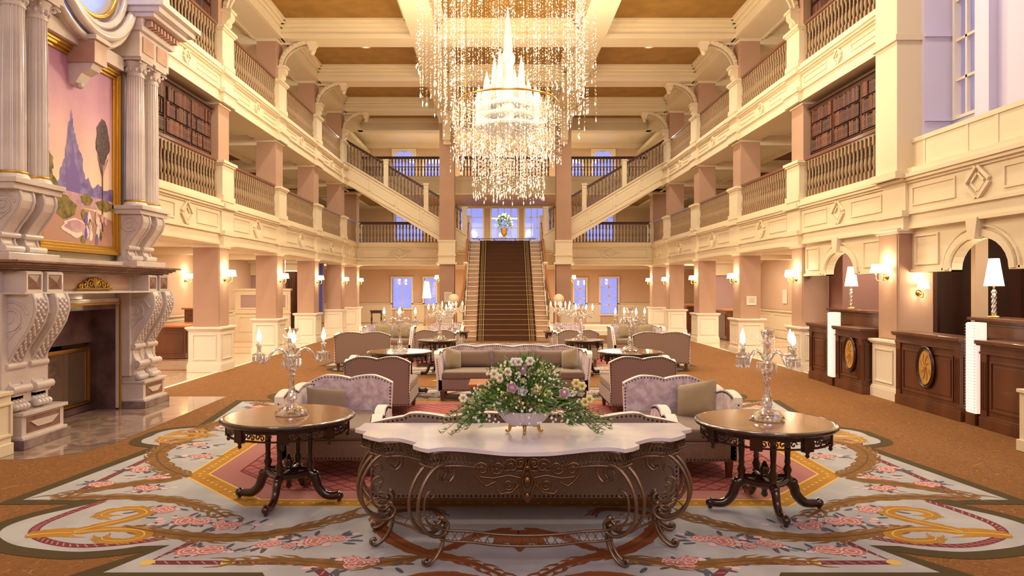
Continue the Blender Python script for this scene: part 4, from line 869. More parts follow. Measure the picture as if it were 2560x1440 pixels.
pillow('throw_pillow',(-2.10,7.42,.60),(R(-30),R(8),R(28)),.44,.36,.17,'taupe_seat','square taupe pillow on the floral chair beside the fireplace-side table')
pillow('throw_pillow',(1.84,7.40,.645),(R(-30),R(-14),R(-38)),.46,.42,.18,'khaki','square khaki pillow leaning on the floral chair beside the reception-side table')
for s, cx in ((-1,-3.18),(1,3.36)):
    sd = 'fireplace' if s < 0 else 'reception'
    pillow('throw_pillow',(cx+.30,18.68,.66),(R(-15),0,R(-8)),.44,.38,.14,'khaki','khaki cushion on the rear loveseat, %s side, nearer the stairs' % sd)
    pillow('throw_pillow',(cx-.18,18.70,.66),(R(-15),0,R(6)),.44,.38,.14,'khaki','khaki cushion on the rear loveseat, %s side, farther from the stairs' % sd)
# coffee table in front of the facing settee
t = tag(empty('coffee_table',(-.15,10.25,.0062)),'low oak coffee table in front of the facing settee, behind the bouquet','table')
MB().box(-.55,.55,-.3,.3,.40,.45).build('table_top',['oak_rail'],t,.01)
for sx in (-1,1):
    for sy in (-1,1): MB().prism([(-.018,.0),(.018,0),(.028,.40),(-.028,.40)],'y',-.022,.022).build('leg',['walnut'],t,loc=(sx*.48,sy*.24,0))
# ================================================================ ROUND TABLES
def round_table(loc, rz, label, top='burl', sc=1):
    t = tag(empty('round_table',loc,rz),label,'table',None); t.scale = (sc,sc,1)
    m = MB(); n = 48
    m.lathe([(.535,.700),(.55,.702),(.562,.712),(.566,.722),(.558,.732),(.55,.736),(.52,.738)],(0,0,0),n,1,cap=False); m.lathe([(.522,.738),(.0,.7385)],(0,0,0),n,0,False,cap=False)
    m.lathe([(.0,.700),(.54,.700)],(0,0,0),n,1,cap=False); m.build('table_top',[top,'mahogany'],t)
    m = MB()
    for r_, z0, z1 in ((.50,.665,.70),(.50,.60,.612)): m.lathe([(r_-.012,z0),(r_+.008,z0),(r_+.008,z1),(r_-.012,z1),(r_-.012,z0)],(0,0,0),n,cap=False,smooth=False)
    for k in range(8):
        a = 2*PI*k/8+.2; c, s_ = cos(a), sin(a)
        m.T = Matrix.Rotation(a,4,'Z'); m.box(.475,.515,-.045,.045,.585,.70); m.T = Matrix.Translation((.495*c,.495*s_,0))
        m.lathe([(.006,.535),(.018,.55),(.012,.565),(.022,.585)],(0,0,0),8); m.T = None
        for j in range(3):
            b0 = a+.13+j*.17+.03; rr = .497
            for sg in (1,-1):
                m.tube([(rr*cos(b0+sg*.05+sg*.055*(1-q/14)*cos(q*.55)), rr*sin(b0+sg*.05+sg*.055*(1-q/14)*cos(q*.55)), .638+sg*.004+.026*(1-q/16)*sin(q*.55)) for q in range(13)],.0065,5)
    m.build('fretwork_apron',['mahogany'],t)
    for k in range(4):
        a = PI/2*k+PI/4-.9; m = MB()
        m.lathe([(.030,.245),(.034,.27),(.024,.29),(.036,.33),(.020,.37),(.026,.39),(.021,.42),(.026,.50),(.023,.60),(.028,.64),(.030,.65),(.024,.66),(.032,.70)],(0,0,0),12)
        m.build('column',['mahogany'],t,loc=(.19*cos(a),.19*sin(a),0))
        m = MB(); m.T = Matrix.Rotation(a,4,'Z')
        m.tube(catmull([(.02,0,.235),(.16,0,.245),(.235,0,.20),(.265,0,.12),(.33,0,.055),(.42,0,.05),(.46,0,.07)],5),lambda u: .040-.016*u,8,flat=1.3)
        m.ball((.455,0,.052),.034,8,6); m.lathe([(.016,.0062),(.02,.012),(.012,.03)],(.45,0,0),8); m.ball((.24,0,.225),.036,8,6); m.T = None
        m.build('foot',['mahogany'],t)
    m = MB(); m.lathe([(.01,.10),(.03,.12),(.02,.16),(.07,.20),(.11,.235),(.10,.262),(.05,.27),(.03,.30),(.045,.33),(.03,.36),(.008,.40)],(0,0,0),16)
    for k in range(4): 
        a = PI/2*k+PI/4-.9; b0 = a+PI/4
        m.tube([(.19*cos(a),.19*sin(a),.245),(.14*cos(b0),.14*sin(b0),.235),(.19*cos(a+PI/2),.19*sin(a+PI/2),.245)],.03,8)
    m.build('platform',['mahogany'],t); return t
round_table((-2.085,6.03,.0062),.0,'round burl-topped table with fretwork apron beside the iron console, fireplace side')
round_table((1.94,5.78,.0062),.1,'round burl-topped table with fretwork apron beside the iron console, reception side')
round_table((-1.97,12.0,.0062),.3,'round dark table with crystal lamp beyond the taupe chair, fireplace side','burl_far')
round_table((2.00,12.0,.0062),.3,'round dark table with crystal lamp beyond the taupe chair, reception side','burl_far')
round_table((-1.55,14.6,.0062),.5,'small round table by the rear taupe chair, fireplace side of the stairs','burl_far',.76)
round_table((1.53,14.6,.0062),.5,'small round table by the rear taupe chair, reception side of the stairs','burl_far',.76)
# ================================================================ CANDELABRA
def cprism():
    m = MB(); m.octa((0,0,-.008),.008,.009); m._add([(.007,0,-.02),(0,.007,-.02),(-.007,0,-.02),(0,-.007,-.02),(.0095,0,-.066),(0,.0095,-.066),(-.0095,0,-.066),(0,-.0095,-.066),(0,0,-.086)],[(0,1,5,4),(1,2,6,5),(2,3,7,6),(3,0,4,7),(4,5,8),(5,6,8),(6,7,8),(7,4,8),(3,2,1,0)])
    return m
PR = cprism().build('prism',['crystal_prism']); protos.append(PR)
def cut(prof, n):
    m = MB(); vs = []; k = len(prof)
    for j, (r_, z) in enumerate(prof):
        for i in range(n): a = 2*PI*(i+.5*(j%2))/n; vs.append((r_*cos(a),r_*sin(a),z))
    fs = []
    for j in range(k-1):
        for i in range(n):
            a0, a1, b0, b1 = j*n+i, j*n+(i+1)%n, (j+1)*n+i, (j+1)*n+(i+1)%n
            fs += [(a0,a1,b0),(a1,b1,b0)] if j%2 == 0 else [(a0,b1,b0),(a0,a1,b1)]
    m._add(vs,fs,False); return m
def candelabrum(loc, rz, label, near=True, na=4):
    t = tag(empty('crystal_candelabrum',loc,rz),label,'lamp','crystal candelabra on round tables'); 
    cut([(.125,0),(.142,.006),(.140,.02),(.128,.04),(.108,.06),(.08,.077),(.052,.09),(.03,.10)],24).build('base',['crystal'],t)
    m = cut([(.030,.098),(.042,.12),(.046,.14),(.044,.16),(.036,.185),(.030,.21),(.025,.245),(.023,.28),(.022,.305),(.022,.33),(.034,.345),(.022,.355),(.042,.38),(.048,.40),(.046,.415),(.034,.435),(.02,.44)],12)
    m.build('stem',['crystal'],t)
    m = cut([(.02,.43),(.06,.455),(.085,.475),(.055,.472),(.03,.47),(.032,.50),(.028,.53),(.032,.56),(.028,.59),(.03,.62),(.05,.635),(.03,.65),(.036,.68),(.044,.71),(.060,.742),(.048,.742),(.03,.70)],12); m.build('centre_vase',['crystal'],t)
    for k in range(na):
        a = 2*PI*k/na; m = MB(); m.T = Matrix.Rotation(a,4,'Z')
        m.tube(catmull([(.03,0,.49),(.07,0,.55),(.12,0,.57),(.17,0,.53),(.20,0,.475),(.235,0,.455),(.265,0,.475),(.268,0,.51)],5),.0115,8)
        m.build('arm',['crystal'],t)
        px, py = .268*cos(a), .268*sin(a)
        m = MB(); m.lathe([(.012,.505),(.03,.515),(.052,.53),(.054,.536),(.03,.53),(.016,.535),(.02,.55),(.016,.565),(.022,.60),(.026,.615),(.016,.61)],(0,0,0),14); pan = m.build('drip_pan',['crystal'],t,loc=(px,py,0))
        MB().lathe([(.010,.60),(.011,.64)],(0,0,0),8).build('candle_tube',['petal_white'],t,loc=(px,py,0))
        MB().lathe([(.008,.64),(.019,.66),(.018,.685),(.010,.715),(.002,.745)],(0,0,0),8).build('bulb',['bulb'],t,loc=(px,py,0))
        if near:
            for j in range(10): b0 = 2*PI*j/10; inst(PR, pan, (.05*cos(b0),.05*sin(b0),.532))
        else:
            m = MB()
            for j in range(8): b0 = 2*PI*j/8; m.octa((.05*cos(b0),.05*sin(b0),.49),.009,.042)
            m.build('prism_fringe',['crystal_bead'],t,loc=(px,py,0))
    m = MB()
    for k in range(10): b0 = 2*PI*k/10; m.octa((.08*cos(b0),.08*sin(b0),.435),.009,.038)
    for k in range(3):
        b0 = 2*PI*k/3+.5; m.tube(catmull([(.025*cos(b0),.025*sin(b0),.655),(.06*cos(b0),.06*sin(b0),.665),(.08*cos(b0),.08*sin(b0),.69)],4),.007,6)
        for j in range(9): m.octa((.08*cos(b0),.08*sin(b0),.675-j*.021),.006,.009)
    m.build('pendants',['crystal_bead'],t)
    return t
CAND = [(-2.06,6.03,.7455,.35,'beside the fireplace-side floral chair',True),(1.96,5.78,.7455,.45,'on the reception-side round table in front',True),
 (-1.97,12.0,.7455,.1,'on the dark round table, fireplace side',True),(2.0,12.0,.7455,.2,'on the dark round table, reception side',True),
 (-1.50,14.6,.7455,.6,'on the small round table, fireplace side',False),(1.46,14.6,.7455,.3,'on the small round table, reception side',False)]
for (x,y,z,rz,lb,nr) in CAND:
    candelabrum((x,y,z),rz,'crystal candelabrum with lit candle bulbs and hanging prisms, '+lb,nr)
    for k in range(4): lamp('bulb_light','POINT',(x+.27*cos(rz+PI/2*k),y+.27*sin(rz+PI/2*k),z+.70),1.7,WARM,.02)
for s, x in ((-1,-1.42),(1,1.28)):
    t0 = round_table((x,17.42,.0062),.2,'round table at the foot of the stairs, %s side' % ('fireplace' if s<0 else 'reception'),'burl_far',.76)
    candelabrum((x,17.42,.7455),.4,'crystal candelabrum with lit candle bulbs at the foot of the stairs, %s side' % ('fireplace' if s<0 else 'reception'),False); lamp('bulb_light','POINT',(x,17.3,1.55),5,WARM,.05)
# ================================================================ CONSOLE TABLE
XT = -.085
half = [(-1.22,5.40),(-1.232,5.235),(-1.15,5.09),(-1.155,4.98),(-1.01,4.846),(-.908,4.859),(-.738,4.72),(-.755,4.637),(-.643,4.527),(-.479,4.568),(-.281,4.50),(-.047,4.434)]
def smooth_half():
    P = [half[0],half[1]]
    segs = [((-1.232,5.235),(-1.25,5.17),(-1.15,5.09)),((-1.155,4.98),(-1.08,4.90),(-1.01,4.846)),((-1.01,4.846),(-.96,4.868),(-.87,4.85),(-.738,4.72)),((-.755,4.637),(-.70,4.57),(-.643,4.527)),((-.643,4.527),(-.56,4.575),(-.44,4.565),(-.281,4.50),(-.14,4.445),(0,4.432))]
    for sg in segs: P += [tuple(q[:2]) for q in catmull([(a,b2,0) for a, b2 in sg],4)]
    return P
HP = smooth_half(); full = HP+[(-x,y) for x, y in reversed(HP[:-1])]
t = tag(empty('console_table',(XT,5.0,.004)),'scrolled iron console table with white marble top and lattice apron in front','table')
m = MB(); pl = [(x,y-5.0) for x, y in full]; c0 = (0,4.95-5.0)
m.prism(pl,'z',.765,.79); top = m.build('marble_top',['tabletop_marble'],t,.006,3)
def inset(P, d, cx=0, cy=0.05):
    out = []
    for (x,y) in P: l = math.hypot(x-cx,y-cy) or 1; out.append((x-(x-cx)/l*d, y-(y-cy)/l*d))
    return out
ap = [(x,y) for x, y in inset(pl,.05)]
m = MB()
m.tube([(x,y,.755) for x,y in ap],.010,6); m.tube([(x,y,.660) for x,y in ap],.009,6)
def along(P, st):
    L = 0; nx = 0; out = []
    for a, b2 in zip(P[:-1],P[1:]):
        l = math.hypot(b2[0]-a[0],b2[1]-a[1])
        while nx <= L+l and l > 0: f = (nx-L)/l; out.append((a[0]+(b2[0]-a[0])*f, a[1]+(b2[1]-a[1])*f)); nx += st
        L += l
    return out
al = along(ap,.010)
for o_ in (0,1):
    m.tube([(p[0],p[1],.668 if (i//1+o_)%2 else .748) for i, p in enumerate(al[::3])],.0042,4)
for k in (0,1): m.tube([(p[0],p[1],.680+.012*sin(i*1.25+k*PI)) for i, p in enumerate(al)],.003,4)
m.build('lattice_apron',['iron'],t)
def leg(px, py, dx, dy, nm='leg', sc=1):
    l = math.hypot(dx,dy); dx, dy = dx/l, dy/l; nx, ny = -dy, dx; m = MB()
    def W3(r_, w, z): return (px+dx*r_+nx*w, py+dy*r_+ny*w, z)
    C1 = [(-.01,.565),(-.045,.545),(-.085,.585),(-.075,.645),(-.01,.672),(.08,.655),(.16,.575),(.205,.46),(.195,.34),(.135,.25),(.055,.205),(-.015,.215),(-.04,.265),(-.01,.30)]
    for w, b2 in ((-.034,1),(.034,1)): m.tube([W3(p[0], w+ (0.02 if w>0 else -.02)*sin(PI*i/78), p[1]) for i, p in enumerate(catmull([(a,b3,0) for a,b3 in C1],6))],.0125,8)
    for cc, rad in (([(-.02,.30),(.03,.26),(.10,.30),(.125,.40),(.105,.48),(.06,.50),(.045,.465),(.07,.45)],.0075),([(-.03,.26),(.02,.23),(.07,.25),(.06,.29),(.03,.285)],.008),([(-.05,.60),(-.02,.635),(.02,.60),(.0,.57)],.006),([(.16,.30),(.13,.33),(.09,.35),(.06,.34),(.07,.32)],.006)):
        m.tube([W3(p[0],0,p[1]) for p in catmull([(a,b3,0) for a,b3 in cc],5)],rad,7)
    m.tube([W3(p[0],-.012,p[1]) for p in catmull([(-.02,.30,0),(-.035,.22,0),(-.03,.14,0),(.01,.06,0),(.07,.018,0),(.115,.02,0),(.125,.048,0),(.10,.058,0),(.09,.04,0)],5)],.012,8)
    m.tube([W3(p[0],.014,p[1]) for p in catmull([(-.02,.30,0),(-.025,.22,0),(-.015,.14,0),(.025,.07,0),(.08,.03,0),(.115,.03,0)],5)],.010,8)
    m.ball(W3(-.02,0,.30),.022,8,6); m.ball(W3(.0,-.03,.262),.016,8,6); m.ball(W3(.0,.03,.262),.016,8,6)
    m.box(*[0]*6) if False else None
    a = W3(-.03,-.04,.66); b2 = W3(-.03,.04,.66)
    for q in (a, b2): m.tube([q,(q[0],q[1],.76)],.011,6)
    m.build(nm,['iron'],t)
for s in (-1,1): leg(s*.575,-.36,s*.75,-.62); leg(s*.97,-.03,s*.92,-.38); leg(s*1.02,.27,s*1,.0)
m = MB()
fl = [(-.575,-.36),(-.50,-.40),(-.36,-.42),(-.2,-.47),(0,-.49),(.2,-.47),(.36,-.42),(.50,-.40),(.575,-.36)]
fl = [p[:2] for p in catmull([(a,b2,0) for a, b2 in fl],4)]
for z in (.235,.165): m.tube([(x,y,z) for x,y in fl],.009,6)
a2 = along(fl,.016)
for k in (0,1): m.tube([(p[0],p[1],.20+.032*sin(i*.9+k*PI)) for i, p in enumerate(a2)],.003,4)
for s in (-1,1):
    sd = [(s*.575,-.36),(s*.72,-.26),(s*.80,-.15),(s*.95,-.03),(s*1.0,.12),(s*1.0,.27)]
    for z in (.235,.175): m.tube([(x,y,z) for x,y in sd],.008,6)
    a2 = along(sd,.02)
    m.tube([(p[0],p[1],.205+.026*sin(i*.9)) for i, p in enumerate(a2)],.003,4)
m.build('lower_stretcher',['iron'],t)
m = MB()
def orn(pts, rad): 
    for s in (-1,1): m.tube([(s*p[0],-.545+p[2] if len(p)>2 else -.545,p[1]) for p in pts],rad,6)
for (cx2, cz2, r0, ph, dr) in ((.10,.70,.05,0,1),(.045,.715,.035,2,-1),(.19,.69,.055,1,-1),(.29,.68,.045,0,1),(.12,.58,.04,3,1)):
    orn([(cx2+r0*(1-q/22)*cos(dr*q*.5+ph), cz2+r0*(1-q/22)*sin(dr*q*.5+ph)) for q in range(20)],.0075)
orn([(.0,.74),(.02,.66),(.05,.60),(.03,.52),(.0,.47)],.012); orn([(.03,.62),(.12,.64),(.22,.62),(.30,.63)],.008); orn([(.05,.58),(.10,.53),(.17,.52),(.20,.55)],.009)
orn([(.20,.60),(.26,.57),(.30,.60),(.34,.65)],.008)
m.ball((0,-.55,.60),.026,10,8,sz=1.6); m.ball((0,-.55,.50),.018,8,6,sz=2); m.ball((0,-.55,.69),.02,8,6)
m.build('centre_ornament',['bronze'],t)
# ================================================================ BOUQUET
BX, BY = -.082, 5.05; TZ = .7975
t = tag(empty('flower_bowl',(BX,BY,TZ)),'oval white porcelain bowl on brass feet holding the bouquet on the console','bowl')
m = MB(); m.lathe([(.03,.045),(.08,.05),(.115,.065),(.145,.09),(.175,.125),(.197,.158),(.192,.158),(.14,.10),(.0,.09)],(0,0,0),40,sy=.62,cap=False)
for k in range(28): 
    a = 2*PI*k/28; m.tube([(r_*cos(a)*1.005,r_*sin(a)*.62*1.005,z) for r_, z in ((.09,.052),(.118,.066),(.147,.09),(.177,.126),(.198,.157))],.004,4)
m.build('bowl',['porcelain'],t)
for (a, sc2) in ((-90,1),(0,1),(180,1),(90,1)):
    m = MB(); c, s_ = cos(R(a)), sin(R(a))
    m.tube([(r_*c,r_*s_*.75,z) for r_, z in catmull([(.06,.05,0),(.10,.046,0),(.105,.025,0),(.112,.008,0),(.13,.008,0),(.128,.018,0)],4) and [(p[0],p[1]) for p in catmull([(.06,.05,0),(.10,.046,0),(.105,.025,0),(.112,.010,0),(.13,.009,0),(.128,.018,0)],4)]],lambda u: .014-.007*u,8)
    m.build('foot',['brass'],t)
def W2(px, py, y): return ((px-VX)*y/F+CX, y, CZ-(py-VY)*y/F)
def rose(col, r0, loc, label, cat='flower', group=None, rot=(R(60),0,0)):
    m = MB(); 
    for j, (rr, hh, n) in enumerate(((1,.55,5),(.85,.7,5),(.65,.85,5),(.42,.95,4),(.22,1,3))):
        vs = []; N = 24
        for k in range(N):
            a = 2*PI*k/N+j*.7; w = 1+.10*cos(n*a); vs.append((r0*rr*.35*cos(a),r0*rr*.35*sin(a),-r0*.5))
        for k in range(N): a = 2*PI*k/N+j*.7; w = 1+.10*cos(n*a); vs.append((r0*rr*.95*w*cos(a),r0*rr*.95*w*sin(a),r0*(hh-.55)))
        for k in range(N): a = 2*PI*k/N+j*.7; w = 1+.14*cos(n*a); vs.append((r0*rr*(1.05 if j==0 else .9)*w*cos(a),r0*rr*(1.05 if j==0 else .9)*w*sin(a),r0*(hh-.15)))
        m._add(vs,[(i*N+k,i*N+(k+1)%N,(i+1)*N+(k+1)%N,(i+1)*N+k) for i in range(2) for k in range(N)],True)
    m.ball((0,0,0),r0*.55,10,6)
    o = m.build('rose',[col],None,loc=loc); o.rotation_euler = rot; tag(o,label,cat,group); return o
for (px,py,y,col,r0,lb) in ((1308,927,4.97,'pink_rose',.037,'large pink rose at the top of the bouquet'),(1280,971,4.88,'pink_rose',.038,'large pink rose in the middle of the bouquet, left of the lilac one'),
    (1306,979,4.88,'white_rose',.034,'pale lilac rose in the middle of the bouquet'),(1246,1011,4.90,'white_rose',.037,'white rose hanging over the bowl rim'),(1410,985,4.92,'pink_rose',.036,'pink carnation at the reception end of the bouquet'),
    (1338,979,4.90,'cream_flower',.028,'cream rose right of the lilac rose'),(1178,1003,4.98,'cream_flower',.024,'cream rosebud at the fireplace end of the bouquet'),(1384,1008,4.90,'petal_white',.026,'white blossom above the bowl rim, below the pink carnation'),
    (1308,953,4.92,'cream_flower',.022,'cream blossom between the top rose and the lilac rose'),(1452,984,4.98,'petal_white',.024,'white bloom at the reception tip of the bouquet')):
    rose(col, r0, W2(px,py,y), lb)
def blossom(col, r0, loc, kind):
    m = MB()
    for k in range(6): a = 2*PI*k/6; m.ball((r0*.6*cos(a),-r0*.1,r0*.6*sin(a)),r0*.45,6,4,0,sx=1)
    m.ball((0,-r0*.35,0),r0*.28,6,4,1); return m.build(kind,[col,'gold_leaf'],None,loc=loc)
random.seed(11)
for (px,py,col,nm) in ((1262,990,'yellow_flower','by the large pink rose'),(1290,1000,'yellow_flower','by the lilac rose'),(1275,1008,'yellow_flower','under the large pink rose'),(1355,975,'yellow_flower','right of centre'),(1372,985,'yellow_flower','right of centre'),(1360,995,'yellow_flower','right of centre'),
      (1440,958,'yellow_flower','at the reception tip'),(1455,965,'yellow_flower','at the reception tip'),(1473,998,'yellow_flower','at the reception tip'),(1462,1005,'yellow_flower','at the reception tip'),(1158,995,'cream_flower','at the fireplace end'),(1235,935,'cream_flower','on the upper fireplace side'),(1250,945,'cream_flower','on the upper fireplace side'),(1270,930,'cream_flower','on the upper fireplace side'),(1296,905,'petal_white','at the crown'),(1325,903,'petal_white','at the crown'),(1285,905,'petal_white','at the crown')):
    o = blossom(col,.033,W2(px,py,4.92+random.random()*.05),'blossom'); tag(o,'small %s blossom %s of the bouquet' % ({'yellow_flower':'yellow','cream_flower':'cream','petal_white':'white'}[col],nm),'flower','small blossoms in the bouquet')
def leaf(m, p, d, L, w, mi):
    d = Vector(d).normalized(); u = d.cross(Vector((random.uniform(-1,1),random.uniform(-1,1),random.uniform(-1,1)))).normalized(); p = Vector(p); q = p+d*L; mid = p+d*L*.45; up = d.cross(u)*w*.25
    m._add([tuple(p),tuple(mid+u*w/2+up),tuple(q),tuple(mid-u*w/2+up)],[(0,1,2,3)],True,mi)
m = MB(); f2 = MB(); ctr = Vector((BX,BY,TZ+.12))
for k in range(2600):
    a = random.uniform(0,2*PI); e = random.uniform(-.15,1)**1; rx, ry, rz2 = .44*random.uniform(.5,1), .22*random.uniform(.5,1), .40*random.uniform(.4,1)
    ce = cos(e*PI/2); p = ctr+Vector((cos(a)*ce*rx, sin(a)*ce*ry, sin(e*PI/2)*rz2*(1 if abs(cos(a)*ce)<.6 else .75))); 
    if p.z < TZ+.20 and abs(p.x-BX) < .27: p.z = TZ+random.uniform(.19,.26)
    p.z = max(p.z, TZ+.04); d = (p-ctr)+Vector((0,0,random.uniform(-.2,.1))); leaf(m,p,d,random.uniform(.03,.085),random.uniform(.010,.026),random.choice((0,0,0,1,1)))
for k in range(60):
    a = random.uniform(0,2*PI); e = random.uniform(0,1); ce = cos(e*PI/2); p = ctr+Vector((cos(a)*ce*.42,sin(a)*ce*.2,sin(e*PI/2)*.34)); m.tube([tuple(ctr),tuple(ctr+(p-ctr)*.6+Vector((0,0,.03))),tuple(p)],.002,4,2,False)
for sgn, x_end in ((-1,-.60),(1,.66)):                 # long trailing sprays
    for k in range(16):
        y0 = random.uniform(-.12,.06); end = Vector((BX+x_end*random.uniform(.62,1), BY-.06+y0*1.1, TZ+random.uniform(.008,.10)*(1.4 if k%3==0 else 1))); st = ctr+Vector((sgn*.15,y0,.08))
        mid = (st+end)/2+Vector((0,0,.07)); path = catmull([tuple(st),tuple(mid),tuple(end)],8); m.tube(path,.0016,4,2,False)
        for q in path[4:]:
            for j in range(4): leaf(m,q,(sgn*random.uniform(.2,1),random.uniform(-.8,.8),random.uniform(-.15,.6)),random.uniform(.022,.045),.007,random.choice((0,0,1,3)))
for v in range(len(m.v)): 
    if m.v[v][2] < TZ+.003: m.v[v] = (m.v[v][0],m.v[v][1],TZ+.003)
tag(m.build('foliage',['leaf','leaf_pale','stem_green','sprig']),'green fern, olive sprays and trailing sprigs filling the bouquet','foliage',kind='stuff')
for k in range(700):
    a = random.uniform(0,2*PI); e = random.uniform(-.1,1); ce = cos(e*PI/2); r2 = random.uniform(.82,1.06)
    c = random.random(); p = ctr+Vector((cos(a)*ce*.44*r2, sin(a)*ce*.23*r2, max(-.02,sin(e*PI/2)*.39*r2)*(1 if abs(cos(a)*ce)<.6 else .8)))
    f2.ball(tuple(p),random.uniform(.005,.013),5,3,0 if c < .6 else 1 if c < .85 else 2)
tag(f2.build('filler_flowers',['petal_white','cream_flower','yellow_flower']),'tiny white and cream filler flowers scattered through the bouquet','flowers',kind='stuff')
# ================================================================ RUGS
def rug(cx, cy, label, full=True, lobe=True):
    m = MB(); mats = ['rug_olive','rug_field','rug_crimson','rug_pinkline','rug_gold','rug_goldlight','rug_brown','rug_umber','rug_pink','rug_trellis','rug_rose','rug_blush','rug_slate','rug_rust']
    
    q = [(4.57,0),(4.58,.22),(4.50,.42),(4.36,.54),(4.15,.63),(4.42,2.72),(3.78,2.70),(3.98,2.95),(4.07,3.25),(3.97,3.52),(3.70,3.74),(3.39,3.85),(3.06,3.90),(2.78,3.84),(2.62,3.76),(2.95,4.25),(1.75,4.25),(1.5,4.62),(1.05,4.85),(0,4.92)]
    def sm(P):
        out = []; 
        for grp in (P[0:5],[P[5]],P[6:15],[P[15]],P[16:]): out += [p[:2] for p in catmull([(a,b,0) for a,b in grp],4)] if len(grp) > 2 else grp
        return out
    H = sm(q); HB = [p for p in H if p[1] < 4.26]+[(0,4.25)]; HF = H if lobe else HB; ring = [(a,-b) for a,b in HF]+[(-a,-b) for a,b in reversed(HF[:-1])]; ring = ring[:-1]+[(-a,b) for a,b in HB]+[(a,b) for a,b in reversed(HB[:-1])]; 
    R2 = []
    for p in ring:
        if not R2 or math.hypot(p[0]-R2[-1][0],p[1]-R2[-1][1]) > .01: R2.append(p)
    if math.hypot(R2[0][0]-R2[-1][0],R2[0][1]-R2[-1][1]) < .01: R2.pop()
    A = sum(R2[i-1][0]*R2[i][1]-R2[i][0]*R2[i-1][1] for i in range(len(R2)))
    if A < 0: R2.reverse()
    def off(P, d):
        out = []; n = len(P)
        for i in range(n):
            a, b, c = Vector(P[i-1]), Vector(P[i]), Vector(P[(i+1)%n]); e1 = (b-a).normalized(); e2 = (c-b).normalized()
            n1 = Vector((-e1.y,e1.x)); n2 = Vector((-e2.y,e2.x)); k = 1+n1.dot(n2); k = max(k,.35); out.append(tuple(b+(n1+n2)/k*d))
        return out
    m.prism(R2,'z',0.001,.003,0); m.flat(off(R2,.13),.0034,1)
    CR = [[(3.95,0),(4.02,.2),(4.12,.35),(4.05,.50),(3.90,.60),(3.90,.62),(3.94,2.40)],[(3.55,2.62),(3.66,2.95),(3.70,3.22),(3.62,3.42),(3.40,3.58),(3.12,3.66),(2.80,3.60),(2.60,3.50)],[(2.35,3.55),(2.50,3.96),(1.42,3.96),(1.15,4.3),(.75,4.52),(0,4.58)]]
    for ci, P in enumerate(CR):
        if ci < 2: P = [p[:2] for p in catmull([(a_,b_,0) for a_,b_ in P],5)]
        for su in (-1,1):
            for sv in ((-1,1) if full else (1,)):
                if ci == 2 and (sv < 0 or not lobe): P = P[:2]+[(0,3.96)]
                elif ci == 2: P = CR[2]
                Q = [(p[0]*su,-p[1]*sv) for p in P]; m.ribbon(Q,.075,.0038,2)
                for p, r_ in zip(Q[:-1],Q[1:]):
                    l = math.hypot(r_[0]-p[0],r_[1]-p[1]); ux, uy = (r_[0]-p[0])/l,(r_[1]-p[1])/l
                    for i_ in range(max(1,int(l/.08))):
                        f = (i_+.5)/max(1,int(l/.08)); x, y = p[0]+(r_[0]-p[0])*f, p[1]+(r_[1]-p[1])*f
                        m.ribbon([(x-ux*.022-uy*.022,y-uy*.022+ux*.022),(x+ux*.022+uy*.022,y+uy*.022-ux*.022)],.011,.0042,3)
                if ci == 2: 
                    for (x, y) in ((Q[1]),(Q[min(2,len(Q)-1)]),((Q[1][0]+Q[2][0])/2,Q[1][1])): m.flat([(x+.05*cos(t2),y+.05*sin(t2)) for t2 in [2*PI*k/10 for k in range(10)]],.0044,5)
    O = [(3.2,1.84),(2.3,2.78),(-2.3,2.78),(-3.2,1.84),(-3.2,-1.84),(-2.3,-2.78),(2.3,-2.78),(3.2,-1.84)]; O.reverse()
    A = sum(O[i-1][0]*O[i][1]-O[i][0]*O[i-1][1] for i in range(8)); 
    if A < 0: O.reverse()
    m.flat(O,.0042,5); m.flat(off(O,.02),.0045,4); m.flat(off(O,.19),.0048,5); m.flat(off(O,.21),.0051,8); m.flat(off(O,.46),.0054,2); m.flat(off(O,.485),.0057,9)
    D = off(O,.105); D.append(D[0])
    for p, r_ in zip(D[:-1],D[1:]):
        l = math.hypot(r_[0]-p[0],r_[1]-p[1]); k = int(l/.095)
        for i in range(k): f = (i+.5)/k; x, y = p[0]+(r_[0]-p[0])*f, p[1]+(r_[1]-p[1])*f; m.flat([(x+.018*cos(t2),y+.018*sin(t2)) for t2 in (0,PI/2,PI,-PI/2)],.0048,5)
    rnd = random.Random(5)
    def mirror(fn):
        for su in (-1,1):
            for sv in ((-1,1) if full else (1,)): fn(lambda p: (p[0]*su,-p[1]*sv))
    cnt = [0]
    def acan(P, w, mi=6, mi2=7, lf=1):
        cnt[0] += 1; zo = cnt[0]*.00002
        path = [p[:2] for p in catmull([(a_,b_,0) for a_, b_ in P],8)]; N = len(path)
        def go(T):
            m.ribbon([T(p) for p in path], lambda t_: w*(.35+1.0*sin(PI*min(1,t_*1.1+.05))), .0048+zo, mi)
            m.ribbon([T(p) for p in path[1:-1]], lambda t_: w*.16*(1-t_*.5), .0053+zo, mi2)
            for k in range(2,N-2,2):
                p = path[k]; d = (path[k+1][0]-path[k-1][0],path[k+1][1]-path[k-1][1]); l = math.hypot(*d) or 1; d = (d[0]/l,d[1]/l)
                for sg in (-1,1):
                    nx_, ny_ = -d[1]*sg, d[0]*sg; L_ = w*(1.5 if (k//2)%2 else 1.0)*lf; s0 = (p[0]+nx_*w*.3,p[1]+ny_*w*.3)
                    pts = [s0,(s0[0]+d[0]*L_*.6+nx_*L_*.35,s0[1]+d[1]*L_*.6+ny_*L_*.35),(s0[0]+d[0]*L_*1.3+nx_*L_*.38,s0[1]+d[1]*L_*1.3+ny_*L_*.38)]
                    m.ribbon([T(x_) for x_ in pts], lambda t_: w*.42*(1-t_)+.004, .00445+.00003*(k%9)+zo*.3+.000013*sg, mi)
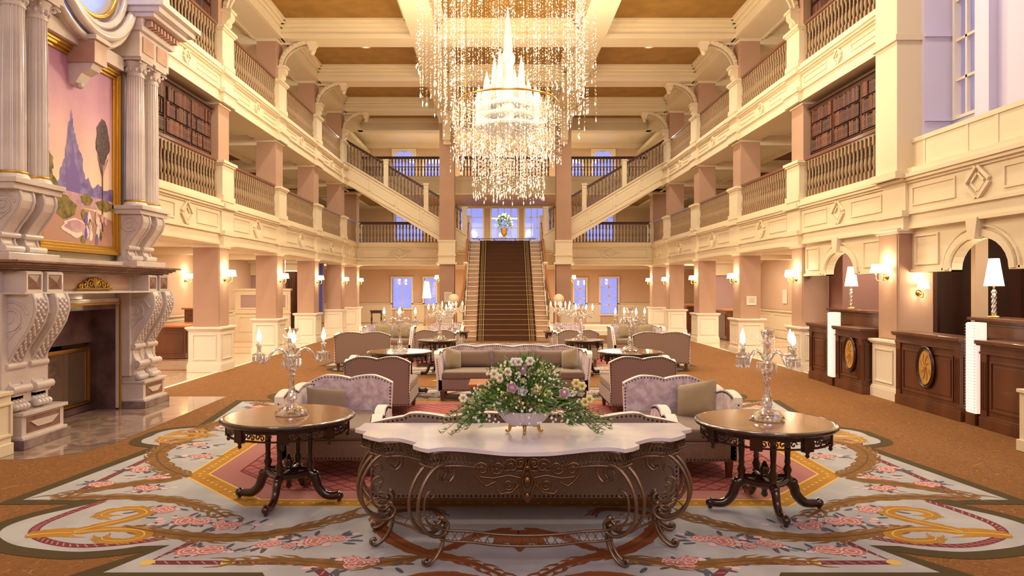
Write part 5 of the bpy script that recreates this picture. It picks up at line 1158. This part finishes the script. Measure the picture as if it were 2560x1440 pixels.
        mirror(go)
    # scrolls of the border (front quarter, mirrored)
    acan([(3.15,1.86),(3.45,1.62),(3.75,1.25),(3.95,.85),(3.98,.5),(3.82,.28)],.13)
    acan([(3.2,1.90),(3.5,2.05),(3.8,2.25),(4.08,2.52)],.11); acan([(4.0,2.55),(3.5,2.50),(3.0,2.58),(2.6,2.80),(2.32,3.05)],.10)
    acan([(3.05,3.25),(2.6,3.42),(2.2,3.50),(1.8,3.40),(1.45,3.10),(1.30,2.95)],.11)
    acan([(3.66,3.46),(3.56,3.42),(3.46,3.40),(3.34,3.40)],.11,4,5,.8)                      # palmette and two C scrolls in the corner lobe
    acan([(3.36,3.40),(3.12,3.32),(2.88,3.34),(2.78,3.46),(2.86,3.56),(3.02,3.55),(3.08,3.48)],.09,4,5,.5); acan([(3.36,3.38),(3.24,3.24),(3.10,3.10),(3.02,2.94),(3.16,2.82),(3.34,2.88),(3.36,3.0),(3.26,3.04)],.09,4,5,.5)
    acan([(4.32,.05),(4.15,.12),(3.9,.10),(3.75,-.0)],.09,4,5); acan([(4.25,.1),(4.2,.3),(4.0,.36),(3.9,.25)],.06,4,5)
    acan([(1.15,2.95),(1.0,3.4),(.72,3.75),(.35,3.95),(.1,4.2)],.10,13,7,.6); acan([(1.1,3.0),(.95,2.88),(.7,2.85),(.6,3.0)],.07,13,7,.6)
    acan([(.65,3.85),(1.1,4.0),(1.6,3.92),(2.0,3.95)],.09,6,7); acan([(.1,4.3),(.5,4.15),(.8,4.3),(.7,4.55)],.07,13,7,.6); acan([(.05,3.3),(.3,3.45),(.5,3.7),(.7,3.8)],.07,13,7,.5)
    for sv in ((-1,1) if full else (1,)):
        for (a0, L_) in ((0,.42),(-.55,.36),(.55,.36),(-1.0,.26),(1.0,.26)):
            base = (0,3.35); pts = [base,(base[0]+sin(a0)*L_*.5,base[1]+cos(a0)*L_*.5),(base[0]+sin(a0)*L_*1.0,base[1]+cos(a0)*L_)]
            m.ribbon([(p[0],-p[1]*sv) for p in pts], lambda t_: .02+.16*sin(PI*t_)*(1.2-t_*.3), .0053+.0002*abs(a0), 13)
    zc = [0]
    def ell(x, y, a_, w_, ang, z, mi, T):
      zc[0] += 1; z += (zc[0]%97)*.0000015
      m.flat([T((x+a_*cos(t2)*cos(ang)-w_*sin(t2)*sin(ang),y+a_*cos(t2)*sin(ang)+w_*sin(t2)*cos(ang))) for t2 in [2*PI*k/8 for k in range(8)]],z,mi)
    def cluster(x, y, n, sp):
        seed = rnd.random()
        def go(T):
            r_ = random.Random(seed)
            for k in range(n*4): 
                a_ = r_.uniform(0,2*PI); d = sp*r_.uniform(.5,1.15); ell(x+d*cos(a_)*1.5,y+d*sin(a_)*.7,.055,.018,a_+r_.uniform(-.5,.5),.0044,12,T)
            for k in range(n*2):
                a_ = r_.uniform(0,2*PI); d = sp*r_.uniform(.4,1.1); ell(x+d*cos(a_)*1.5,y+d*sin(a_)*.7,.035,.025,a_,.0046,11,T)
            for k in range(3):
                a_ = r_.uniform(0,2*PI); m.ribbon([T((x+sp*1.3*u_*cos(a_)+.04*sin(u_*7),y+sp*.8*u_*sin(a_)+.04*cos(u_*6))) for u_ in [j/8 for j in range(9)]],.010,.0045,12)
            for k in range(n):
                a_ = r_.uniform(0,2*PI); d = sp*.6*(k/n+.1); X_, Y_ = x+d*cos(a_)*1.7, y+d*sin(a_)*.7; R_ = r_.uniform(.05,.085)
                for j, (f, mi) in enumerate(((1.0,10),(.82,11),(.66,10),(.46,11),(.3,10))): m.flat([T((X_+R_*f*(1+.13*(p%2))*cos(2*PI*p/12+j*.4),Y_+R_*f*(1+.13*(p%2))*sin(2*PI*p/12+j*.4))) for p in range(12)],.0048+.0002*j+.00003*k+(zc[0]%89)*.0000017,mi)
        mirror(go)
    for (x, y, n, sp) in ((2.64,3.12,4,.20),(2.2,3.22,3,.18),(1.75,3.62,3,.18),(1.45,3.52,4,.20),(1.1,4.0,5,.22),(2.2,3.75,3,.15),(3.48,1.85,3,.17),(3.75,1.6,3,.16),(3.65,.55,3,.18),(3.4,1.05,3,.16),(3.35,2.25,3,.14),(3.0,2.85,3,.15),(3.9,2.1,2,.12)): cluster(x,y,n,sp)
    # red fringe of roses inside the trellis
    o = m.build('rug',mats,None,loc=(cx,cy,0)); tag(o,label,'rug'); return o
rug(-.12,8.62,'large pale floral lobed rug with dusty rose trellis centre under the nearest seats')
rug(-.05,18.9,'pale floral lobed rug under the rear seats by the foot of the stairs',lobe=False)
m = MB()
for r_, z, mi in ((.34,.0008,0),(.26,.0012,1),(.2,.0016,2),(.1,.002,0)):
    for x in (-1.25,1.05): m.flat([(x+r_,0),(x,r_*.8),(x-r_,0),(x,-r_*.8)],z,mi)
tag(m.build('carpet_inset',['rug_goldlight','rug_rust','rug_blush'],None,loc=(0,13.75,0)),'pale lozenges woven in the orange carpet between the two rugs','rug')
# ================================================================ RECEPTION
def counter(nm, ya, yb, x0, x1, h, label, med=None, group='reception counters'):
    cy = (ya+yb)/2; t = tag(empty('reception_counter',(x0,cy,.001)),label,'counter',group); L = yb-ya; D = x1-x0
    m = MB(); m.box(.03,D,-L/2+.02,L/2-.02,.14,h-.05); m.box(0,D,-L/2,L/2,0,.14); m.box(.01,D,-L/2+.01,L/2-.01,.14,.17)
    m.box(.0,D,-L/2,L/2,h-.18,h-.15); m.box(.01,D,-L/2+.01,L/2-.01,h-.15,h-.05)
    for s in (-1,1): m.box(.005,.03,s*(L/2-.02),s*(L/2-.14),.17,h-.18)
    m.frame('x',.015,.03,-L/2+.18,L/2-.18,.24,h-.26,.03)
    if L > .7: m.box(.02,.03,-L/2+.24,L/2-.24,.30,h-.32)
    m.frame('y',-L/2,-L/2+.02,.06,D-.04,.24,h-.26,.03)
    for k in range(3): 
        for s in (-1,1): m.box(-.004,.006,s*(L/2-.04-k*.035),s*(L/2-.055-k*.035),.24,h-.28)
    m.build('body',['walnut'],t,.004); MB().box(-.05,D,-L/2-.02,L/2+.02,h-.05,h).box(-.035,D,-L/2-.01,L/2+.01,h-.07,h-.05).build('counter_top',['walnut'],t,.006)
    if med is not None:
        m = MB(); n = 32; yy = med-cy; zc = .66
        for (ry, rz2, th, xx) in ((.205,.30,.022,-.005),(.175,.265,.012,-.012)): m.tube([(xx,yy+ry*cos(2*PI*q/n),zc+rz2*sin(2*PI*q/n)) for q in range(n+1)],th,6,cap=False)
        f = m.build('medallion_frame',['mahogany'],t)
        m = MB(); m.prism([(yy+.185*cos(2*PI*q/n),zc+.28*sin(2*PI*q/n)) for q in range(n)],'x',-.004,.02,0)
        for a in range(8): m.tube([(-.008,yy+.03*cos(a*PI/4),zc+.04*sin(a*PI/4)),(-.010,yy+.09*cos(a*PI/4+.2),zc+.13*sin(a*PI/4+.2)),(-.008,yy+.12*cos(a*PI/4+.5),zc+.2*sin(a*PI/4+.5))],.004,4,1)
        m.lathe([(.03,0),(.03,.006)],(-.004,yy,zc),8,1) if False else m.ball((-.006,yy,zc),.03,8,6,1,sx=.3)
        m.build('medallion',['medallion','oak_rail'],f)
    return t
counter('c',13.25,14.12,6.02,6.45,1.13,'dark wood low reception counter at the far end, without medallion')
counter('c',11.95,12.92,5.97,6.42,1.13,'dark wood reception counter with oval gold medallion, far side of the tan column',12.36)
counter('c',9.52,11.10,6.05,6.42,1.15,'dark wood reception counter with large oval gold medallion, near side of the tan column',10.30)
counter('c',8.07,9.16,6.05,6.42,1.15,'dark wood panelled reception counter nearest the viewer, without medallion')
for (ya, yb, lb) in ((12.0,14.1,'far'),(8.07,9.85,'near')):
    t = tag(empty('raised_desk',(6.65,(ya+yb)/2,.001)),'tall dark wood raised desk behind the %s reception counters carrying a lamp' % lb,'desk'); L = (yb-ya)/2
    MB().box(-.18,.28,-L,L,0,1.38).frame('x',-.195,-.18,-L+.1,L-.1,1.0,1.34,.03).build('body',['walnut'],t,.004); MB().box(-.26,.32,-L-.05,L+.05,1.38,1.42).build('desk_top',['walnut'],t,.006)
for (y, lb, xx_) in ((13.085,'far',6.0),(9.34,'near',6.1)):
    m = MB(); m.box(-.04,.12,-.095,.095,0,.16,2); m.box(-.02,.12,-.09,.09,.16,1.37,0)
    for k in range(4): m.tube([(-.03,-.069+k*.046,.17),(-.03,-.069+k*.046,1.36)],.018,8,0)
    for k in range(30): m.box(-.056,-.02,-.088,.088,.2+k*.039,.204+k*.039,1)
    tag(m.build('lit_pilaster',['lit_glass','crystal_bead','walnut'],None,loc=(xx_,y,.001)),'glowing ribbed glass pilaster between the %s reception counters' % lb,'light','lit glass pilasters')
def table_lamp(loc, label, sc=1):
    t = tag(empty('table_lamp',loc),label,'lamp','tall-shaded lamps'); t.scale = (sc,)*3
    MB().lathe([(.08,0),(.085,.01),(.07,.025),(.03,.04)],(0,0,0),16).build('base',['brass'],t)
    m = MB(); 
    for k in range(5): m.lathe([(.022,.04+k*.07),(.034,.06+k*.07),(.034,.085+k*.07),(.022,.108+k*.07)],(0,0,0),12)
    m.build('stem',['crystal'],t); MB().lathe([(.012,.39),(.012,.5)],(0,0,0),8).build('neck',['brass'],t)
    m = MB(); n = 60; vs = []
    for r_, z in ((.118,.44),(.062,.82)):
        for q in range(n): a = 2*PI*q/n; rr = r_*(1+.02*(q%2)); vs.append((rr*cos(a),rr*sin(a),z))
    m._add(vs,[(q,(q+1)%n,n+(q+1)%n,n+q) for q in range(n)],False,0); m.build('shade',['shade_tall'],t)
    for zz, pw in ((.40,4),(.86,4)): lamp('lamp_light','POINT',(loc[0],loc[1],loc[2]+zz*sc),pw,WARM,.04)
table_lamp((6.60,13.55,1.421),'tall pleated lamp on the far reception desk'); table_lamp((6.58,9.62,1.421),'tall pleated lamp on the near reception desk')
# ================================================================ SCONCES
def sconce(loc, rz, label, arms=2):
    """local +x points out of the wall"""
    t = tag(empty('wall_sconce',loc,rz),label,'lamp','brass wall sconces with cream shades')
    m = MB(); m.T = Matrix.Rotation(PI/2,4,'Y'); m.lathe([(.055,0),(.05,.012),(.03,.02),(.012,.05)],(.0,0,0),14); m.T = None; m.ball((.05,0,-.01),.02,8,6); m.build('backplate',['brass'],t)
    for s in ((-1,1) if arms == 2 else (0,)):
        m = MB(); m.tube(catmull([(.03,0,-.02),(.07,s*.05,-.07),(.12,s*.10,-.06),(.13,s*.115,0),(.13,s*.115,.05)],5),.007,6); m.lathe([(.01,0),(.028,.01),(.012,.02),(.012,.06)],(.13,s*.115,.02),10); m.build('arm',['brass'],t)
        m = MB(); n = 20; vs = [(.13+r_*cos(2*PI*q/n),s*.115+r_*sin(2*PI*q/n),z) for r_, z in ((.092,.065),(.068,.205)) for q in range(n)]
        m._add(vs,[(q,(q+1)%n,n+(q+1)%n,n+q) for q in range(n)],True); m.build('shade',['shade'],t)
    d = (cos(rz),sin(rz)); 
    lamp('sconce_light','POINT',(loc[0]+d[0]*.14,loc[1]+d[1]*.14,loc[2]+.25),7,WARM,.05); lamp('sconce_light','POINT',(loc[0]+d[0]*.14,loc[1]+d[1]*.14,loc[2]+.02),4,WARM,.05)
for i, y0 in enumerate(YC):
    if i: sconce((-6.366,y0+CDP/2,2.02),0,'brass double sconce, fireplace-side column '+ORD[i])
    sconce((6.366 if i else 6.186,y0+CDP/2,2.02),PI,'brass double sconce, column '+ORR[i])
sconce((6.52,11.25,1.75),-PI/2,'brass single sconce beside the near reception counter',1)
for s in (-1,1): sconce((s*2.56,27.3,2.1),0 if s>0 else PI,'brass single sconce on the tall column, %s side of the stairs' % ('fireplace' if s<0 else 'reception'),1)
sconce((-9.98,21.6,2.05),0,'brass double sconce on the aisle wall beyond the fireplace'); sconce((9.98,24.2,2.1),PI,'brass double sconce on the aisle wall beyond the reception'); sconce((9.98,31.0,2.1),PI,'brass double sconce deep in the aisle beyond the reception')
# ================================================================ CHANDELIER
t = tag(empty('chandelier',(-.08,14.0,0)),'huge crystal chandelier of hanging bead strands around a cluster of glass spires','chandelier')
random.seed(21)
def strand_mesh(L, dens=.055):
    m = MB(); m.tube([(0,0,0),(0,0,-L)],.0009,3,1,False); z = -.05
    while z > -L:
        r_ = random.choice((.005,.007,.009,.012)); h = r_*random.choice((1,1,1.3,3)); m.octa((random.uniform(-.006,.006),random.uniform(-.006,.006),z),r_,h,0); z -= dens*1.3*random.uniform(.6,1.5)
    m.octa((0,0,-L),.013,.045,0); return m
LEN = [.8,1.3,1.8,2.4,3.0,3.6,4.2,4.8,5.3]; SM = [[strand_mesh(L) for _ in range(2)] for L in LEN]
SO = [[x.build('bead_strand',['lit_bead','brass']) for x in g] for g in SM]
for g in SO: protos += g
spots = []
TOP = ZB-.06
def addst(x, y, top, zb2): spots.append((x,y,top,zb2))
for k in range(215):                                     # outer curtain
    a = random.uniform(0,2*PI); r_ = random.uniform(1.25,1.86); x, y = r_*cos(a), r_*sin(a)*.9
    dip = 4.75+.75*abs(sin(1.5*a+.6))+random.uniform(-.3,.7)+(r_-1.25)*.9
    if y < -.3 and abs(x) < 1.0 and random.random() < .85: continue
    addst(x,y,TOP,dip)
for k in range(60):
    a = random.uniform(0,2*PI); r_ = random.uniform(.75,1.25); a = a if sin(a) > -.1 else -a; addst(r_*cos(a),r_*sin(a),TOP,4.55+random.uniform(-.15,.7)+.35*sin(2*a))
for k in range(300):                                     # lower tiers under the spires
    a = random.uniform(0,2*PI); r_ = 1.12*random.random()**.5; addst(r_*cos(a),r_*sin(a),5.55-.2*random.random(),(3.66 if r_ < .78 else 4.35)+random.uniform(-.08,.30))
cam2 = Vector((CX+.08,-14.0)); order = sorted(range(len(spots)), key=lambda i: (-(spots[i][2]-spots[i][3]))*1.0+ .3*spots[i][1])
big = set(order[:100]); rest = MB()
for i, (x,y,tp,zb2) in enumerate(spots):
    L = max(.5,tp-zb2); j = min(range(len(LEN)), key=lambda q: abs(LEN[q]-L)); v = random.randint(0,1)
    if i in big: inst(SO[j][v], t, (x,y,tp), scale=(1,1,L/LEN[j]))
    else:
        src = SM[j][v]; k = len(rest.v); rest.v += [(p[0]+x,p[1]+y,p[2]*L/LEN[j]+tp) for p in src.v]; rest.f += [tuple(q+k for q in f) for f in src.f]; rest.m += src.m; rest.sm += src.sm
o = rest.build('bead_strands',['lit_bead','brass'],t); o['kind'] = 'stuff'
m = MB()                                                  # canopy plates and carrying rings
for (r_, z) in ((1.9,TOP+.0),(1.25,TOP),(.98,5.56)): m.tube([(r_*cos(2*PI*q/40),r_*sin(2*PI*q/40)*(.9 if r_>1.5 else 1),z) for q in range(41)],.02,6,cap=False)
for k in range(8): a = PI*k/4; m.tube([(0,0,TOP+.01),(1.88*cos(a),1.7*sin(a),TOP+.01)],.012,5)
for k in range(4): a = PI*k/2+.4; m.tube([(.9*cos(a),.9*sin(a),TOP),(.9*cos(a),.9*sin(a),5.56)],.006,5)
m.build('carrying_frame',['brass'],t)
for (x,y,z0,z1,r_) in ((.0,0,5.0,7.48,.085),(-.42,-.1,4.95,6.15,.075),(-.27,.12,5.0,6.55,.06),(-.16,-.12,5.0,6.6,.06),(.27,-.05,4.9,6.5,.065),(.42,.1,4.95,6.05,.08),(.14,.2,5.0,6.3,.07),(-.58,.05,5.1,5.9,.06),(.56,-.1,5.1,5.85,.06),(.0,-.25,4.95,6.0,.10),(-.1,.3,5.0,6.2,.07)):
    m = MB(); h = z1-z0; r_ *= 1.5
    m.lathe([(.01,-.16),(r_*.7,-.02),(r_,0),(r_,.06*h),(r_*.85,.08*h),(r_*.85,.52*h),(r_*1.15,.56*h),(r_*1.15,.60*h),(r_*.75,.63*h),(r_*.7,.70*h),(r_*.45,.85*h),(.006,h)],(x,y,z0),10,smooth=False); m.build('glass_spire',['crystal_spire'],t)
m = MB()
for k in range(3): m.lathe([(.62-.1*k,5.02+.22*k),(.64-.1*k,5.05+.22*k),(.60-.1*k,5.10+.22*k)],(0,0,0),24,smooth=False)
m.build('spire_tray',['crystal_spire'],t)
LB = MB(); LB.ball((0,0,0),.013,6,4); LBo = LB.build('light_bulb',['led']); protos.append(LBo)
for k in range(96):
    if k < 60: a = random.uniform(0,2*PI); r_ = random.uniform(.8,1.8); p = (r_*cos(a),r_*sin(a)*.9,random.uniform(6.2,8.4))
    elif k < 80: a = random.uniform(0,2*PI); r_ = random.uniform(.3,.9); p = (r_*cos(a),r_*sin(a),random.uniform(4.0,5.4))
    else: a = random.uniform(0,2*PI); r_ = random.uniform(.2,.55); p = (r_*cos(a),r_*sin(a),random.uniform(5.1,6.4))
    inst(LBo, t, p, scale=(1.6,1.6,1.6) if k%5==0 else None)
# glowing discs added to go with the coffer fill spots
for (x, yy) in COFFERS:
    tag(MB().lathe([(.14,.0),(.16,-.02),(.12,-.03),(.11,0)],(0,0,0),20).lathe([(.11,-.005),(.0,-.005)],(0,0,0),20,1,cap=False).build('downlight',['trim_white','cove'],None,loc=(x,yy,ZC)),'round recessed downlight in a gold ceiling coffer','light','recessed ceiling downlights')
# ================================================================ REAR HALL AND AISLES
t = tag(empty('demilune_table',(0,33.2,Z2-.04)),'long dark scroll-legged table on the rear landing under the urn','table')
m = MB(); m.box(-1.5,1.5,-.28,.28,.40,.44); m.build('table_top',['mahogany'],t,.01)
for x in (-1.2,-.5,.5,1.2): 
    m = MB(); m.tube(catmull([(0,0,.40),(.08,0,.30),(-.05,0,.18),(.03,0,.08),(.12,0,.012)],5),.022,6); m.build('leg',['iron'],t,loc=(x,0,0))
t = tag(empty('urn',(0,33.2,Z2+.401)),'golden urn filled with white flowers on the rear landing table','vase')
MB().lathe([(.10,0),(.12,.02),(.05,.06),(.05,.12),(.13,.2),(.15,.34),(.17,.46),(.19,.48)],(0,0,0),20).build('body',['gold_leaf'],t)
m = MB(); random.seed(5)
for k in range(150): a = random.uniform(0,2*PI); e = random.random(); p = (.42*cos(a)*cos(e*1.4),.3*sin(a)*cos(e*1.4),.55+.55*sin(e*1.4)); leaf(m,(p[0]*.6,p[1]*.6,p[2]),(p[0],p[1],p[2]-.4),.16,.06,2)
for k in range(60): a = random.uniform(0,2*PI); e = random.random(); m.ball((.42*cos(a)*cos(e*1.4),.3*sin(a)*cos(e*1.4),.58+.6*sin(e*1.4)),.035,6,4,k%2)
m.build('flowers',['cream_flower','petal_white','leaf'],t)['kind'] = 'stuff'
def wood_desk(loc, sx, sy, h, label):
    t = tag(empty('wooden_desk',loc),label,'desk'); m = MB(); m.box(-sx,sx,-sy,sy,0,h-.05); m.frame('y',-sy-.02,-sy,-sx+.06,sx-.06,.15,h-.15,.05); m.frame('x',sx,sx+.02,-sy+.06,sy-.06,.15,h-.15,.05); m.frame('x',-sx-.02,-sx,-sy+.06,sy-.06,.15,h-.15,.05); m.build('body',['walnut'],t,.006)
    MB().box(-sx-.06,sx+.06,-sy-.06,sy+.06,h-.05,h).build('desk_top',['oak_rail'],t,.008); return t
wood_desk((-9.0,20.4,0),.25,.5,1.25,'tall wooden desk with arched panel in the aisle beyond the fireplace'); wood_desk((-8.75,18.7,0),.45,.85,.86,'lower wooden concierge counter in the aisle beyond the fireplace')
wood_desk((7.95,25.0,0),.3,.8,1.05,'red-brown wooden bar counter in the reception-side aisle, nearer one'); wood_desk((7.75,29.4,0),.3,.9,1.1,'red-brown wooden bar counter in the reception-side aisle, farther one')
def side_table(x, y, label):
    t = tag(empty('side_table',(x,y,0)),label,'table'); MB().box(-.28,.28,-.18,.18,.68,.74).box(-.25,.25,-.15,.15,.60,.68).build('table_top',['mahogany'],t,.005)
    for sx in (-1,1):
        for sy in (-1,1): MB().lathe([(.012,0),(.02,.03),(.014,.1),(.024,.3),(.016,.5),(.024,.62)],(0,0,0),8).build('leg',['mahogany'],t,loc=(sx*.23,sy*.13,0))
side_table(-6.05,33.0,'small dark side table against the rear wall, fireplace side')
t = tag(empty('floor_lamp',(-3.75,33.8,0)),'tall floor lamp with narrow white shade by the rear wall','lamp')
MB().lathe([(.16,0),(.17,.02),(.03,.05)],(0,0,0),16).build('base',['brass'],t); MB().lathe([(.02,.04),(.02,1.55)],(0,0,0),10).build('pole',['crystal'],t); MB().lathe([(.22,1.3),(.11,2.1)],(0,0,0),24,cap=False).build('shade',['shade_tall'],t)
for (nm, x0, x1, y, z0, z1, mt, lb) in (('curtain',-7.36,-6.98,26.7,.85,2.75,'curtain','lavender sheer curtain in the rear of the fireplace-side aisle'),('curtain',-8.1,-7.56,25.6,.3,2.4,'curtain_brown','brown draped curtain beside the aisle partition')):
    m = MB(); n = 24; P = [(x0+(x1-x0)*k/n, y+.05*sin(k*1.9)) for k in range(n+1)]; m.prism(P+[(a,b+.02) for a,b in reversed(P)],'z',z0,z1); tag(m.build(nm,[mt]),lb,'curtain'); struct(MB().tube([(x0-.05,y,z1+.02),(x1+.05,y,z1+.02)],.02,8).box(x0-.02,x0,y-.01,y+.01,z1+.03,2.99).box(x1,x1+.02,y-.01,y+.01,z1+.03,2.99).build('trim_12',['cream']))
for k,(loc, rz, w, h, lb) in enumerate((((6.68,YC[2]+PIT*0-.012,1.47),0,.27,.24,'small framed notice on the front of the reception-side column'),((-2.22,26.99,1.45),0,.30,.40,'small white notice on the tall column beside the stairs'),((9.975,24.9,1.5),PI/2,.36,.5,'framed notice on the aisle wall beyond the reception'))):
    t = tag(empty('framed_notice',loc,rz),lb,'sign'); MB().frame('y',-.012,.01,-w/2,w/2,-h/2,h/2,.018).build('frame',['trim_white'],t); m = MB().box(-w/2+.015,w/2-.015,-.004,.006,-h/2+.015,h/2-.015,0)
    for j in range(4): m.box(-w*.3,w*.3,-.006,-.004,h*.25-j*h*.15,h*.25-j*h*.15+.008,1)
    m.build('sheet',['paper','ink'],t)
for o in protos: bpy.data.objects.remove(o)
